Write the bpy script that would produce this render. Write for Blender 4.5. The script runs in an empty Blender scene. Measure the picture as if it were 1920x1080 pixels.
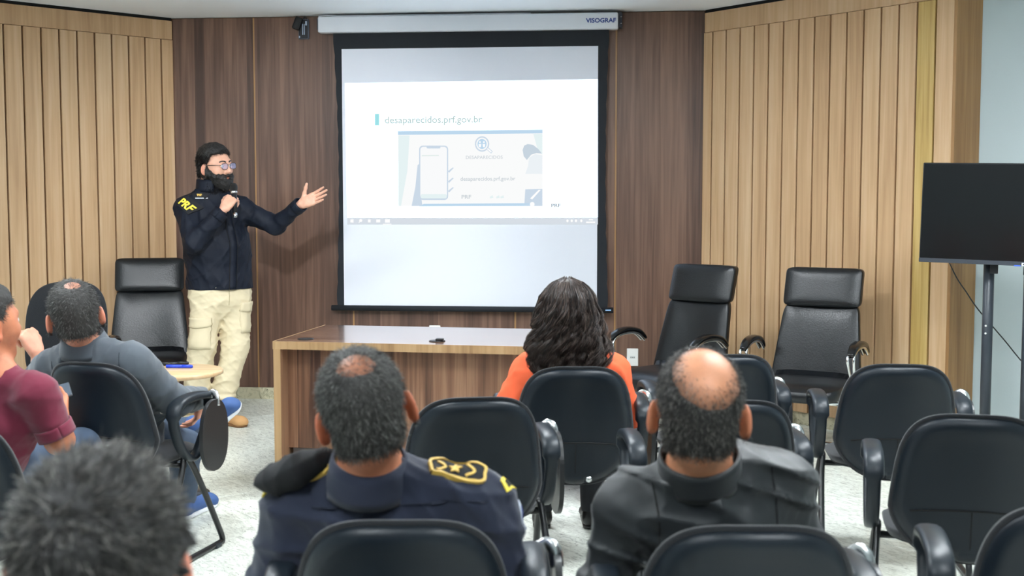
import bpy, bmesh, math, random
import numpy as np
from mathutils import Vector, Matrix, Euler

random.seed(7); RNG = np.random.default_rng(11)
scene = bpy.context.scene
COL = scene.collection
PI = math.pi

# ------------------------------------------------------------------ camera
F_PX, PITCH, CAM_H = 2296.0, math.radians(4.19), 1.456
cam_d = bpy.data.cameras.new('camera'); cam = bpy.data.objects.new('camera', cam_d); COL.objects.link(cam)
cam.location = (0, 0, CAM_H); cam.rotation_euler = (PI/2 - PITCH, 0, 0)
cam_d.sensor_width = 36.0; cam_d.lens = 36.0*F_PX/1920.0; cam_d.clip_start = .05
cam_d.dof.use_dof = True; cam_d.dof.focus_distance = 7.4; cam_d.dof.aperture_fstop = 5.0
scene.camera = cam

# ------------------------------------------------------------------ world, exposure
w = bpy.data.worlds.new('world'); scene.world = w; w.use_nodes = True
w.node_tree.nodes['Background'].inputs[0].default_value = (.6, .7, .8, 1)
w.node_tree.nodes['Background'].inputs[1].default_value = .15
vs = scene.view_settings
vs.view_transform = 'Standard'; vs.look = 'None'; vs.gamma = 1.0; vs.use_curve_mapping = False
vs.exposure = 0.0
LAMP_STRENGTH = 57.0
SLIDE_STRENGTH = 1.0

def ray(px, py):
    u = (px-960)/F_PX; v = (540-py)/F_PX
    return np.array([u, math.cos(PITCH)+v*math.sin(PITCH), -math.sin(PITCH)+v*math.cos(PITCH)])
def W(px, py, D):             # point seen at a pixel, D metres ahead
    r = ray(px, py); return r*D/r[1] + np.array([0, 0, CAM_H])
def WZ(px, py, z):            # point seen at a pixel on the level z
    r = ray(px, py); return r*(z-CAM_H)/r[2] + np.array([0, 0, CAM_H])

# ------------------------------------------------------------------ materials
def lin(r, g, b):
    f = lambda c: (c/255)/12.92 if c/255 <= .04045 else ((c/255+.055)/1.055)**2.4
    return (f(r), f(g), f(b), 1)
MATS = {}
def mat(name, col, rough=.5, metal=0., spec=.5, bump=None, var=0., sheen=0., emit=0., coat=0., varscale=6.):
    m = bpy.data.materials.new(name); m.use_nodes = True; MATS[name] = m
    nt = m.node_tree; N = nt.nodes; L = nt.links; b = N['Principled BSDF']
    b.inputs['Base Color'].default_value = col; b.inputs['Roughness'].default_value = rough
    b.inputs['Metallic'].default_value = metal; b.inputs['Specular IOR Level'].default_value = spec
    if sheen: b.inputs['Sheen Weight'].default_value = sheen; b.inputs['Sheen Roughness'].default_value = .5
    if coat: b.inputs['Coat Weight'].default_value = coat; b.inputs['Coat Roughness'].default_value = .1
    if emit: b.inputs['Emission Color'].default_value = col; b.inputs['Emission Strength'].default_value = emit
    tc = N.new('ShaderNodeTexCoord')
    if var:
        n = N.new('ShaderNodeTexNoise'); n.inputs['Scale'].default_value = varscale; n.inputs['Detail'].default_value = 4
        L.new(tc.outputs['Object'], n.inputs['Vector'])
        mx = N.new('ShaderNodeMix'); mx.data_type = 'RGBA'; mx.blend_type = 'MULTIPLY'
        cr = N.new('ShaderNodeValToRGB'); cr.color_ramp.elements[0].position = .3; cr.color_ramp.elements[1].position = .7
        cr.color_ramp.elements[0].color = (1-var, 1-var, 1-var, 1); cr.color_ramp.elements[1].color = (1+var*.3,)*3+(1,)
        L.new(n.outputs['Fac'], cr.inputs['Fac'])
        mx.inputs['Factor'].default_value = 1; mx.inputs['A'].default_value = col
        L.new(cr.outputs['Color'], mx.inputs['B']); L.new(mx.outputs['Result'], b.inputs['Base Color'])
    if bump:
        n = N.new('ShaderNodeTexNoise'); n.inputs['Scale'].default_value = bump[0]; n.inputs['Detail'].default_value = 5
        L.new(tc.outputs['Object'], n.inputs['Vector'])
        bp = N.new('ShaderNodeBump'); bp.inputs['Strength'].default_value = bump[1]; bp.inputs['Distance'].default_value = .01
        L.new(n.outputs['Fac'], bp.inputs['Height']); L.new(bp.outputs['Normal'], b.inputs['Normal'])
    return m

def wood(name, dark, mid, light, rough=.45, strips=0., grain=1., axis=2, coat=0.):
    """laminate: fine grain along one axis, an offset for every board, optional printed strips"""
    m = bpy.data.materials.new(name); m.use_nodes = True; MATS[name] = m
    nt = m.node_tree; N = nt.nodes; L = nt.links; b = N['Principled BSDF']
    b.inputs['Roughness'].default_value = rough; b.inputs['Coat Weight'].default_value = coat; b.inputs['Coat Roughness'].default_value = .12
    tc = N.new('ShaderNodeTexCoord'); oi = N.new('ShaderNodeObjectInfo')
    mul = N.new('ShaderNodeMath'); mul.operation = 'MULTIPLY'; mul.inputs[1].default_value = 37.0
    L.new(oi.outputs['Random'], mul.inputs[0])
    add = N.new('ShaderNodeVectorMath'); add.operation = 'ADD'
    L.new(tc.outputs['Object'], add.inputs[0]); L.new(mul.outputs[0], add.inputs[1])
    vec = add.outputs['Vector']; stripval = None
    if strips:
        sp = N.new('ShaderNodeSeparateXYZ'); L.new(vec, sp.inputs[0])
        dv = N.new('ShaderNodeMath'); dv.operation = 'DIVIDE'; dv.inputs[1].default_value = strips
        L.new(sp.outputs['Z' if axis == 0 else 'X'] if axis != 0 else sp.outputs['Y'], dv.inputs[0])
        nz = N.new('ShaderNodeTexNoise'); nz.noise_dimensions = '1D'; nz.inputs['Scale'].default_value = .9; nz.inputs['Detail'].default_value = 0
        L.new(dv.outputs[0], nz.inputs['W'])
        ad2 = N.new('ShaderNodeMath'); ad2.operation = 'MULTIPLY_ADD'; ad2.inputs[1].default_value = 1.6
        L.new(nz.outputs['Fac'], ad2.inputs[0]); L.new(dv.outputs[0], ad2.inputs[2])
        fl = N.new('ShaderNodeMath'); fl.operation = 'FLOOR'; L.new(ad2.outputs[0], fl.inputs[0])
        wn = N.new('ShaderNodeTexWhiteNoise'); wn.noise_dimensions = '1D'; L.new(fl.outputs[0], wn.inputs['W'])
        stripval = wn.outputs['Value']
        a2 = N.new('ShaderNodeVectorMath'); a2.operation = 'ADD'; L.new(vec, a2.inputs[0]); L.new(wn.outputs['Color'], a2.inputs[1])
        vec = a2.outputs['Vector']
    mp = N.new('ShaderNodeMapping'); s = [38*grain]*3; s[axis] = 1.3*grain; mp.inputs['Scale'].default_value = s
    L.new(vec, mp.inputs['Vector'])
    n1 = N.new('ShaderNodeTexNoise'); n1.inputs['Scale'].default_value = 1; n1.inputs['Detail'].default_value = 6; n1.inputs['Distortion'].default_value = .6
    L.new(mp.outputs[0], n1.inputs['Vector'])
    mp2 = N.new('ShaderNodeMapping'); s2 = [7*grain]*3; s2[axis] = .45*grain; mp2.inputs['Scale'].default_value = s2
    L.new(vec, mp2.inputs['Vector'])
    n2 = N.new('ShaderNodeTexNoise'); n2.inputs['Scale'].default_value = 1; n2.inputs['Detail'].default_value = 3; n2.inputs['Distortion'].default_value = 1.2
    L.new(mp2.outputs[0], n2.inputs['Vector'])
    mixf = N.new('ShaderNodeMix'); mixf.data_type = 'FLOAT'; mixf.inputs['Factor'].default_value = .5
    L.new(n1.outputs['Fac'], mixf.inputs['A']); L.new(n2.outputs['Fac'], mixf.inputs['B'])
    val = mixf.outputs['Result']
    if stripval:
        ma = N.new('ShaderNodeMath'); ma.operation = 'MULTIPLY_ADD'; ma.inputs[1].default_value = .22
        sb = N.new('ShaderNodeMath'); sb.operation = 'SUBTRACT'; sb.inputs[1].default_value = .11
        L.new(stripval, ma.inputs[0]); L.new(val, ma.inputs[2]); L.new(ma.outputs[0], sb.inputs[0]); val = sb.outputs[0]
    else:
        ma = N.new('ShaderNodeMath'); ma.operation = 'MULTIPLY_ADD'; ma.inputs[1].default_value = .10
        sb = N.new('ShaderNodeMath'); sb.operation = 'SUBTRACT'; sb.inputs[1].default_value = .05
        L.new(oi.outputs['Random'], ma.inputs[0]); L.new(val, ma.inputs[2]); L.new(ma.outputs[0], sb.inputs[0]); val = sb.outputs[0]
    cr = N.new('ShaderNodeValToRGB'); e = cr.color_ramp.elements
    e[0].position = .33; e[0].color = dark; e[1].position = .68; e[1].color = light
    em = e.new(.5); em.color = mid
    L.new(val, cr.inputs['Fac']); L.new(cr.outputs['Color'], b.inputs['Base Color'])
    bp = N.new('ShaderNodeBump'); bp.inputs['Strength'].default_value = .12; bp.inputs['Distance'].default_value = .004
    L.new(n1.outputs['Fac'], bp.inputs['Height']); L.new(bp.outputs['Normal'], b.inputs['Normal'])
    return m

def granite(name, a, b_, c, rough):
    m = bpy.data.materials.new(name); m.use_nodes = True; MATS[name] = m
    nt = m.node_tree; N = nt.nodes; L = nt.links; b = N['Principled BSDF']; b.inputs['Roughness'].default_value = rough
    tc = N.new('ShaderNodeTexCoord'); oi = N.new('ShaderNodeObjectInfo')
    mul = N.new('ShaderNodeMath'); mul.operation = 'MULTIPLY'; mul.inputs[1].default_value = 19.0; L.new(oi.outputs['Random'], mul.inputs[0])
    add = N.new('ShaderNodeVectorMath'); add.operation = 'ADD'; L.new(tc.outputs['Object'], add.inputs[0]); L.new(mul.outputs[0], add.inputs[1])
    mp = N.new('ShaderNodeMapping'); mp.inputs['Scale'].default_value = (1, 3.2, 1); mp.inputs['Rotation'].default_value = (0, 0, .75); L.new(add.outputs[0], mp.inputs['Vector'])
    n1 = N.new('ShaderNodeTexNoise'); n1.inputs['Scale'].default_value = 14; n1.inputs['Detail'].default_value = 8; n1.inputs['Roughness'].default_value = .7; n1.inputs['Distortion'].default_value = 1.4
    L.new(mp.outputs[0], n1.inputs['Vector'])
    n2 = N.new('ShaderNodeTexNoise'); n2.inputs['Scale'].default_value = 42; n2.inputs['Detail'].default_value = 3; n2.inputs['Distortion'].default_value = .5; L.new(mp.outputs[0], n2.inputs['Vector'])
    cr = N.new('ShaderNodeValToRGB'); e = cr.color_ramp.elements
    e[0].position = .30; e[0].color = a; e[1].position = .55; e[1].color = b_
    L.new(n1.outputs['Fac'], cr.inputs['Fac'])
    cr2 = N.new('ShaderNodeValToRGB'); e = cr2.color_ramp.elements
    e[0].position = .29; e[0].color = (1, 1, 1, 1); e[1].position = .37; e[1].color = (0, 0, 0, 1)
    L.new(n2.outputs['Fac'], cr2.inputs['Fac'])
    mx = N.new('ShaderNodeMix'); mx.data_type = 'RGBA'; L.new(cr2.outputs['Color'], mx.inputs['Factor']); L.new(cr.outputs['Color'], mx.inputs['A']); mx.inputs['B'].default_value = c
    L.new(mx.outputs['Result'], b.inputs['Base Color'])
    return m

oak = wood('light oak laminate', lin(186, 149, 110), lin(205, 168, 128), lin(217, 185, 148), rough=.42)
oak_band = wood('light oak header laminate', lin(186, 149, 110), lin(205, 168, 128), lin(217, 185, 148), rough=.42)
oak_yellow = wood('yellow oak laminate', lin(170, 136, 72), lin(196, 164, 98), lin(214, 184, 122), rough=.42, grain=1.5)
oak_side = wood('shade-darkened oak return', lin(128, 90, 52), lin(152, 112, 70), lin(172, 132, 86), rough=.45)  # oak darkened: the shade of the differently facing end is in its colour
walnut = wood('dark walnut laminate', lin(72, 50, 41), lin(100, 73, 60), lin(128, 97, 80), rough=.40, strips=.15)
desk_wood = wood('walnut desk laminate', lin(74, 48, 36), lin(124, 88, 66), lin(164, 126, 98), rough=.36, strips=.12)
desk_top = wood('walnut desk top laminate', lin(84, 58, 46), lin(116, 84, 66), lin(144, 110, 88), rough=.25, strips=.1, axis=0, coat=.9)
edge_wood = wood('tan edge band', lin(140, 108, 72), lin(168, 134, 94), lin(184, 152, 112), rough=.45)
pale_wood = wood('pale maple', lin(196, 160, 116), lin(214, 180, 138), lin(226, 196, 156), rough=.35, axis=0, coat=.2)
stone = granite('speckled granite', lin(156, 159, 148), lin(228, 231, 222), lin(98, 98, 88), .30)
stone_base = granite('speckled granite skirting', lin(120, 116, 92), lin(198, 192, 164), lin(78, 74, 60), .4)
joint = mat('dark groove', lin(104, 70, 40), .8)
brass = mat('tan seam strip', lin(170, 128, 84), .4, var=.1)
white_paint = mat('white ceiling paint', lin(242, 246, 250), .85, bump=(60, .05))
wall_paint = mat('pale wall paint', lin(196, 206, 208), .8, bump=(80, .05))
black_gap = mat('black shadow gap', lin(12, 12, 14), .9)
plastic = mat('black chair shell plastic', lin(18, 26, 34), .36, spec=.34, bump=(420, .10))
fabric_blk = mat('black chair fabric', lin(16, 19, 25), .9, bump=(260, .3), sheen=.25)
arm_plastic = mat('black armrest plastic', lin(27, 34, 41), .38, spec=.38, bump=(300, .08))
leather = mat('black leather', lin(14, 17, 21), .33, bump=(140, .12))
leather_pad = mat('black arm pad', lin(16, 17, 19), .22)
chrome = mat('chrome', (.78, .78, .78, 1), .10, metal=1.)
silver = mat('silver hinge', (.62, .63, .64, 1), .25, metal=1.)
black_metal = mat('black tube', lin(24, 26, 28), .30)
dark_plate = mat('dark tablet laminate', lin(36, 37, 39), .35, bump=(200, .05))

# ------------------------------------------------------------------ object helpers
def link(name, me, m=None, parent=None, smooth=False):
    o = bpy.data.objects.new(name, me); COL.objects.link(o)
    if m is not None: me.materials.append(m)
    if parent is not None: o.parent = parent
    if smooth:
        me.polygons.foreach_set('use_smooth', [True]*len(me.polygons))
    return o
def pyd(name, v, f, m=None, parent=None, smooth=False):
    me = bpy.data.meshes.new(name); me.from_pydata([tuple(map(float, p)) for p in v], [], f); me.update()
    return link(name, me, m, parent, smooth)
def npmesh(name, v, quads, m=None, parent=None, smooth=True, k=4):
    me = bpy.data.meshes.new(name); v = np.asarray(v, np.float32); q = np.asarray(quads, np.int32)
    me.vertices.add(len(v)); me.vertices.foreach_set('co', v.ravel())
    me.loops.add(q.size); me.loops.foreach_set('vertex_index', q.ravel())
    me.polygons.add(len(q)); me.polygons.foreach_set('loop_start', np.arange(0, q.size, k, dtype=np.int32))
    me.update(calc_edges=True); me.validate()
    return link(name, me, m, parent, smooth)
def empty(name, loc=(0, 0, 0), rz=0):
    o = bpy.data.objects.new(name, None); COL.objects.link(o); o.location = loc; o.rotation_euler = (0, 0, rz)
    o.empty_display_size = .1; return o
def tag(o, label=None, cat=None, group=None, kind=None):
    if label: o['label'] = label
    if cat: o['category'] = cat
    if group: o['group'] = group
    if kind: o['kind'] = kind
    return o
def copy_tree(o, parent=None):
    c = o.copy(); COL.objects.link(c)
    if parent is not None: c.parent = parent
    for ch in list(o.children): copy_tree(ch, c)
    return c
def box(name, lo, hi, m, parent=None, bevel=0., seg=2, smooth=None):
    bm = bmesh.new(); bmesh.ops.create_cube(bm, size=1)
    lo = Vector(lo); hi = Vector(hi); c = (lo+hi)/2; d = hi-lo
    for v in bm.verts: v.co = Vector((v.co.x*d.x, v.co.y*d.y, v.co.z*d.z)) + c
    if bevel: bmesh.ops.bevel(bm, geom=list(bm.edges), offset=bevel, segments=seg, profile=.5, affect='EDGES')
    me = bpy.data.meshes.new(name); bm.to_mesh(me); bm.free()
    return link(name, me, m, parent, smooth if smooth is not None else bevel > .006)
def catmull(pts, n, closed=False):
    P = np.asarray(pts, float); out = []; m = len(P)
    for i in range(m if closed else m-1):
        if closed: a, b, c, d = P[(i-1) % m], P[i], P[(i+1) % m], P[(i+2) % m]
        else: a, b, c, d = P[max(i-1, 0)], P[i], P[i+1], P[min(i+2, m-1)]
        for t in np.arange(n)/n:
            out.append(.5*((2*b)+(-a+c)*t+(2*a-5*b+4*c-d)*t*t+(-a+3*b-3*c+d)*t**3))
    if not closed: out.append(P[-1])
    return np.array(out)
def sweep(path, r1, r2=None, up=(0, 0, 1), seg=10, closed=False):
    """tube along a path; r1 along the side axis, r2 along the other; radii may be arrays"""
    P = np.asarray(path, float); n = len(P); r1 = np.broadcast_to(np.asarray(r1, float), n); r2 = r1 if r2 is None else np.broadcast_to(np.asarray(r2, float), n)
    if closed: T = np.roll(P, -1, 0)-np.roll(P, 1, 0)
    else: T = np.gradient(P, axis=0)
    T /= np.linalg.norm(T, axis=1)[:, None]+1e-12
    up = np.asarray(up, float); S = np.cross(T, up); ln = np.linalg.norm(S, axis=1)
    for i in range(n):
        if ln[i] < .05: S[i] = S[i-1] if i and ln[i-1] >= .05 else np.cross(T[i], np.array([0.31, .9, .2]))
    S /= np.linalg.norm(S, axis=1)[:, None]; U = np.cross(S, T)
    a = np.arange(seg)*2*PI/seg
    V = P[:, None, :] + S[:, None, :]*(np.cos(a)[None, :, None]*r1[:, None, None]) + U[:, None, :]*(np.sin(a)[None, :, None]*r2[:, None, None])
    V = V.reshape(-1, 3); F = []
    for i in range(n if closed else n-1):
        j = (i+1) % n
        for k in range(seg):
            F.append((i*seg+k, i*seg+(k+1) % seg, j*seg+(k+1) % seg, j*seg+k))
    if not closed: F.append(tuple(range(seg))[::-1]); F.append(tuple((n-1)*seg+k for k in range(seg)))
    return V, F
def tube(name, path, r, m, parent=None, r2=None, up=(0, 0, 1), seg=10, closed=False):
    V, F = sweep(path, r, r2, up, seg, closed); return pyd(name, V, F, m, parent, True)
def lathe(name, prof, m, parent=None, seg=32, axis=None):
    V = []; F = []
    for r, z in prof:
        for k in range(seg): V.append((r*math.cos(2*PI*k/seg), r*math.sin(2*PI*k/seg), z))
    n = len(prof)
    for i in range(n-1):
        for k in range(seg): F.append((i*seg+k, i*seg+(k+1) % seg, (i+1)*seg+(k+1) % seg, (i+1)*seg+k))
    F.append(tuple(range(seg))[::-1]); F.append(tuple((n-1)*seg+k for k in range(seg)))
    return pyd(name, V, F, m, parent, True)
def pillow(outline, front, back, rings=9):
    """closed soft slab: outline(theta)->(a,b); front/back(a,b,r)->(x,y,z)"""
    th = np.arange(64)*2*PI/64; V = []; F = []
    rs = [1-(1-i/rings)**1.7 for i in range(1, rings+1)]
    def side(fn):
        base = len(V); a, b = outline(0); V.append(fn(0., 0., 0.))
        for r in rs:
            for t in th:
                a, b = outline(t); V.append(fn(a*r, b*r, r))
        return base
    b0 = side(front); b1 = side(back); S = 64
    for base, flip in ((b0, False), (b1, True)):
        for k in range(S):
            f = (base, base+1+k, base+1+(k+1) % S); F.append(f[::-1] if flip else f)
        for i in range(rings-1):
            for k in range(S):
                q = base+1+i*S; f = (q+k, q+S+k, q+S+(k+1) % S, q+(k+1) % S); F.append(f[::-1] if flip else f)
    e0 = b0+1+(rings-1)*S; e1 = b1+1+(rings-1)*S
    for k in range(S): F.append((e0+k, e1+k, e1+(k+1) % S, e0+(k+1) % S))
    return V, F
def super_el(A, B, n):
    def f(t):
        c, s = math.cos(t), math.sin(t)
        return A*math.copysign(abs(c)**(2/n), c), B*math.copysign(abs(s)**(2/n), s)
    return f
def text_geo(s, size, bold=0.):
    c = bpy.data.curves.new('t', 'FONT'); c.body = s; c.size = size; c.offset = bold; c.resolution_u = 3; c.align_x = 'LEFT'
    o = bpy.data.objects.new('t', c); COL.objects.link(o)
    dg = bpy.context.evaluated_depsgraph_get(); me = o.evaluated_get(dg).to_mesh()
    V = [tuple(v.co) for v in me.vertices]; F = [tuple(p.vertices) for p in me.polygons]
    o.evaluated_get(dg).to_mesh_clear(); bpy.data.objects.remove(o); bpy.data.curves.remove(c)
    return np.array(V), F

# ------------------------------------------------------------------ room shell
D0, B_ANG = 8.65, math.radians(-5.69)
AL, AR = math.radians(42.9), math.radians(52.4)
XL, XR = -2.4412, 1.3295
ZC, ZBAND, ZBASE = 2.743, 2.588, .0835
CL = np.array([XL, D0+XL*math.tan(B_ANG), 0]); CR = np.array([XR, D0+XR*math.tan(B_ANG), 0])
WL = 2.4; WR = 1.923
def structure(o): o['kind'] = 'structure'; return o

# floor: large granite tiles laid on the diagonal
fl = structure(box('floor', (-4.4, -2.7, -.12), (4.6, 9.2, -.012), mat('tile joint', lin(150, 146, 128), .8)))
ts, ta = .95, math.radians(-51.5); tp = WZ(393, 935, 0)
tile_me = None; ca, sa = math.cos(ta), math.sin(ta)
for i in range(-11, 12):
    for j in range(-11, 12):
        a, b = (i+.5)*ts, (j+.5)*ts
        x, y = tp[0]+a*ca-b*sa, tp[1]+a*sa+b*ca
        if not (-4.3 < x < 4.4 and -2.5 < y < 9.3): continue
        if tile_me is None:
            o = box('floor_tile', (-ts/2+.0016, -ts/2+.0016, -.012), (ts/2-.0016, ts/2-.0016, 0), stone, fl, bevel=.001, seg=1, smooth=False); tile_me = o.data
        else: o = link('floor_tile', tile_me, None, fl)
        o.location = (x, y, 0); o.rotation_euler = (0, 0, ta)
structure(box('ceiling', (-4.4, -2.7, ZC), (4.6, 9.6, ZC+.1), white_paint))

# back wall: walnut panels with thin tan strips between them
wb = structure(empty('wall_back', (0, D0, 0), B_ANG))
ub = lambda px, D=8.65: W(px, 372, D)[0]/math.cos(B_ANG)
def wall_x(px):   # back-wall local x seen at a pixel column on the horizon
    r = ray(px, 372); t = D0/(r[1]-r[0]*math.tan(B_ANG)); return r[0]*t/math.cos(B_ANG)
box('wall_core', (XL/math.cos(B_ANG)-.1, .02, 0), (XR/math.cos(B_ANG)+.1, .14, ZC), joint, wb)
seams = [XL/math.cos(B_ANG), wall_x(480), wall_x(661), wall_x(966), wall_x(1154), XR/math.cos(B_ANG)]
for i in range(5):
    box('wall_panel', (seams[i]+.006, 0, ZBASE), (seams[i+1]-.006, .02, ZC-.006), walnut, wb, bevel=.0015, seg=1, smooth=False)
for i in range(1, 5):
    box('seam_strip', (seams[i]-.006, .004, ZBASE), (seams[i]+.006, .021, ZC-.006), brass, wb)
structure(tag(box('baseboard_back', (XL-.02, -.004, 0), (XR+.02, .02, ZBASE), stone_base))).location = (0, D0, 0)
bpy.data.objects['baseboard_back'].rotation_euler = (0, 0, B_ANG)
bpy.data.objects['baseboard_back'].scale = (1/math.cos(B_ANG), 1, 1)

def wing(side, loc, rz, x0, x1, grooves):
    root = structure(empty('wall_'+side, loc, rz))
    box('wall_core', (x0, .002, 0), (x1, .14, ZC), joint, root)
    g = [x0]+sorted(grooves)+[x1]
    for k in range(len(g)-1):
        a = g[k]+(.006 if k else 0); b = g[k+1]-(.006 if k < len(g)-2 else 0)
        m = oak_yellow if (side == 'right' and k == len(g)-3) else oak
        o = box('slat', (-(b-a)/2, -.020, ZBASE), ((b-a)/2, .002, ZBAND-.003), m, root, bevel=.0015, seg=1, smooth=False)
        o.location = ((a+b)/2, 0, 0)
    box('header_board', (x0, -.014, ZBAND), (x1, .002, ZC-.022), oak_band, root, bevel=.0015, seg=1, smooth=False)
    box('shadow_gap', (x0, -.006, ZC-.022), (x1, .0, ZC), black_gap, root)
    bb = structure(box('baseboard_'+side, (x0, -.004, 0), (x1, .002, ZBASE), stone_base)); bb.location = loc; bb.rotation_euler = (0, 0, rz)
    return root
wing('left', CL, AL, -WL, -.004, [-(.093+.123*k) for k in range(19)])
wr_ = wing('right', CR, -AR, .004, WR, [.085+.123*k for k in range(15)])
# return board at the free end of the right wing
structure(box('trim_1', (WR-.002, -.018, ZBASE), (WR+.02, .235, ZC-.022), oak_side))
t1 = bpy.data.objects['trim_1']; t1.location = CR; t1.rotation_euler = (0, 0, -AR)
eR = np.array([CR[0]+WR*math.cos(AR), CR[1]-WR*math.sin(AR)]); rt = eR+.23*np.array([math.sin(AR), math.cos(AR)])
def flat_wall(name, p, q, m):
    d = np.array(q)-np.array(p); L_ = np.hypot(*d)
    o = structure(box(name, (0, 0, 0), (L_, .1, ZC), m)); o.location = (p[0], p[1], 0); o.rotation_euler = (0, 0, math.atan2(d[1], d[0])); return o
flat_wall('wall_side_right', rt, (4.5, rt[1]-.18), wall_paint)
flat_wall('wall_outer_right', (4.4, 7.1), (4.4, -2.6), wall_paint)
eL = np.array([CL[0]-WL*math.cos(AL), CL[1]-WL*math.sin(AL)])
flat_wall('wall_outer_left', (eL[0]+.03, -2.6), (eL[0]+.03, eL[1]+.1), wall_paint)
flat_wall('wall_rear', (4.5, -2.5), (-4.3, -2.5), wall_paint)

# ceiling light panels (above the audience, out of the frame)
lamp_m = mat('lit diffuser', (.90, .96, 1, 1), .5, emit=LAMP_STRENGTH)
lp = None
for k, (x, y) in enumerate([(-1.25, 3.7), (1.25, 3.7), (-1.25, .9), (1.25, .9), (-2.8, 5.2), (2.2, 4.6), (-.1, 6.0)]):  # the last panel is added to brighten the front of the room
    if lp is None:
        lp = empty('ceiling_light', (x, y, ZC)); r = lp
        fr = []
        for a, b, c, d in ((-.31, -.31, .31, -.29), (-.31, .29, .31, .31), (-.31, -.29, -.29, .29), (.29, -.29, .31, .29)):
            fr.append(box('frame', (a, b, -.02), (c, d, 0), white_paint, lp))
        box('diffuser', (-.29, -.29, -.012), (.29, .29, -.004), lamp_m, lp)
    else:
        r = copy_tree(lp); r.location = (x, y, ZC)
    tag(r, 'square white LED ceiling panel '+['above the middle rows on the left', 'above the middle rows on the right', 'above the last row on the left', 'above the last row on the right', 'beside the left oak slats', 'beside the television corner', 'added between the audience and the desk to brighten the front'][k], 'ceiling light', 'LED panels above the audience')

# small ceiling spotlight aimed at the speaker
sp_root = empty('spotlight', (-1.15, 3.8, ZC)); tag(sp_root, 'small white ceiling spotlight aimed at the standing speaker', 'spotlight')
lathe('ceiling_plate', [(0, -.012), (.045, -.012), (.05, -.004), (.05, 0), (0, 0)], white_paint, sp_root, 20)
lathe('stem', [(.008, -.07), (.008, -.010)], white_paint, sp_root, 10)
aim = Vector(W(520, 400, 8.0)) - Vector((-1.15, 3.8, ZC-.10)); qd = aim.to_track_quat('-Z', 'Y')
hd = lathe('lamp_head', [(0, .06), (.03, .06), (.042, .04), (.045, -.05), (.041, -.05), (.036, -.02), (0, -.018)], white_paint, sp_root, 24); hd.location = (0, 0, -.10); hd.rotation_mode = 'QUATERNION'; hd.rotation_quaternion = qd
ld = bpy.data.lights.new('spot_beam', 'SPOT'); ld.energy = 330; ld.spot_size = math.radians(46); ld.spot_blend = .8; ld.shadow_soft_size = .07; ld.color = (.93, .97, 1)
lo_ = bpy.data.objects.new('spot_beam', ld); COL.objects.link(lo_); lo_.parent = hd; lo_.location = (0, 0, -.06)

# ------------------------------------------------------------------ projection screen
def on_plane(px, py, off):      # back-wall local (x, z) of a pixel on a plane 'off' in front of the wall
    r = ray(px, py); n = np.array([math.sin(B_ANG), -math.cos(B_ANG), 0]); p0 = np.array([0, D0, 0])+n*off
    t = (p0-np.array([0, 0, CAM_H]))@n/(r@n); p = r*t+np.array([0, 0, CAM_H]); d = p-np.array([0, D0, 0])
    return d[0]*math.cos(B_ANG)+d[1]*math.sin(B_ANG), p[2]
SO = .075
scr = empty('projection_screen', (0, D0, 0), B_ANG)
tag(scr, 'large pull-down projection screen with black border on the walnut wall', 'projection screen')
xa, zt = on_plane(640.5, 91, SO); xb, _ = on_plane(1121.5, 86, SO); _, zb = on_plane(649, 572.5, SO); zt -= .004
case_m = mat('white painted casing', lin(226, 230, 238), .4); navy = mat('black screen border', lin(22, 27, 34), .8)
ends_m = mat('dark bracket', lin(40, 44, 54), .5)
x0, z0 = on_plane(597, 61, .1); x1, _ = on_plane(1159, 52, .1); _, z1 = on_plane(597, 34, .1)
o = box('casing', (x0, -.125, z0-.004), (x1, -.03, z1+.008), case_m, scr, bevel=.012, seg=3)
box('end_bracket', (x1, -.09, z0+.01), (x1+.028, 0, z1+.015), ends_m, scr, bevel=.003, seg=1)
box('end_bracket', (x0-.014, -.09, z0+.02), (x0, 0, z1), ends_m, scr, bevel=.003, seg=1)
for zz in (z0+.035, z0+.08): lathe('screw', [(.003, 0), (.005, .003), (.0, .004)], silver, scr, 10).matrix_local = Matrix.Translation((x1+.02, -.092, zz)) @ Matrix.Rotation(PI/2, 4, 'X')
V, F = text_geo('VISOGRAF', .042, .0012); V[:, 0] *= 1.05
tx, tz = on_plane(1099, 42.5, .125)
o = pyd('brand_lettering', [(tx+v[0], -.1262, tz+v[1]) for v in V], F, mat('blue lettering', lin(30, 60, 140), .5), scr)
# black border cloth with faintly scalloped side edges
NL = 44; V = []; F = []
bl, br = xa-.047, xb+.072
for i in range(NL+1):
    z = z0+.02 + (zb-.012-z0-.02)*i/NL; q = i/NL
    pinch = .022*math.sin(PI*min(q*1.05, 1))
    for x in (bl+pinch-.006*abs(math.sin(i*PI/4))-.012*(1-q)**3, br-pinch*.9+.006*abs(math.sin(i*PI/4))-.0): V.append((x, -SO+.002, z))
n = len(V); V += [(x, -SO+.0035, z) for x, y, z in V]
for i in range(NL):
    F.append((2*i, 2*i+2, 2*i+3, 2*i+1)); F.append((n+2*i, n+2*i+1, n+2*i+3, n+2*i+2))
    F.append((2*i, n+2*i, n+2*i+2, 2*i+2)); F.append((2*i+1, 2*i+3, n+2*i+3, n+2*i+1))
pyd('border_cloth', V, F, navy, scr)
box('white_surface', (xa, -SO, zb), (xb, -SO+.002, zt), mat('matte white screen cloth', lin(224, 227, 237), .9), scr)
xb0, zb0 = on_plane(622, 573, SO); xb1, _ = on_plane(1150, 580, SO)
o = tube('bottom_bar', [(xb0, -SO, zb-.018), (xb1, -SO, zb-.018)], .020, navy, scr, seg=14)
box('bar_label', (xb1-.055, -SO-.022, zb-.020), (xb1-.016, -SO-.018, zb-.012), mat('pale blue sticker', lin(150, 190, 235), .5), scr)
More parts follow.
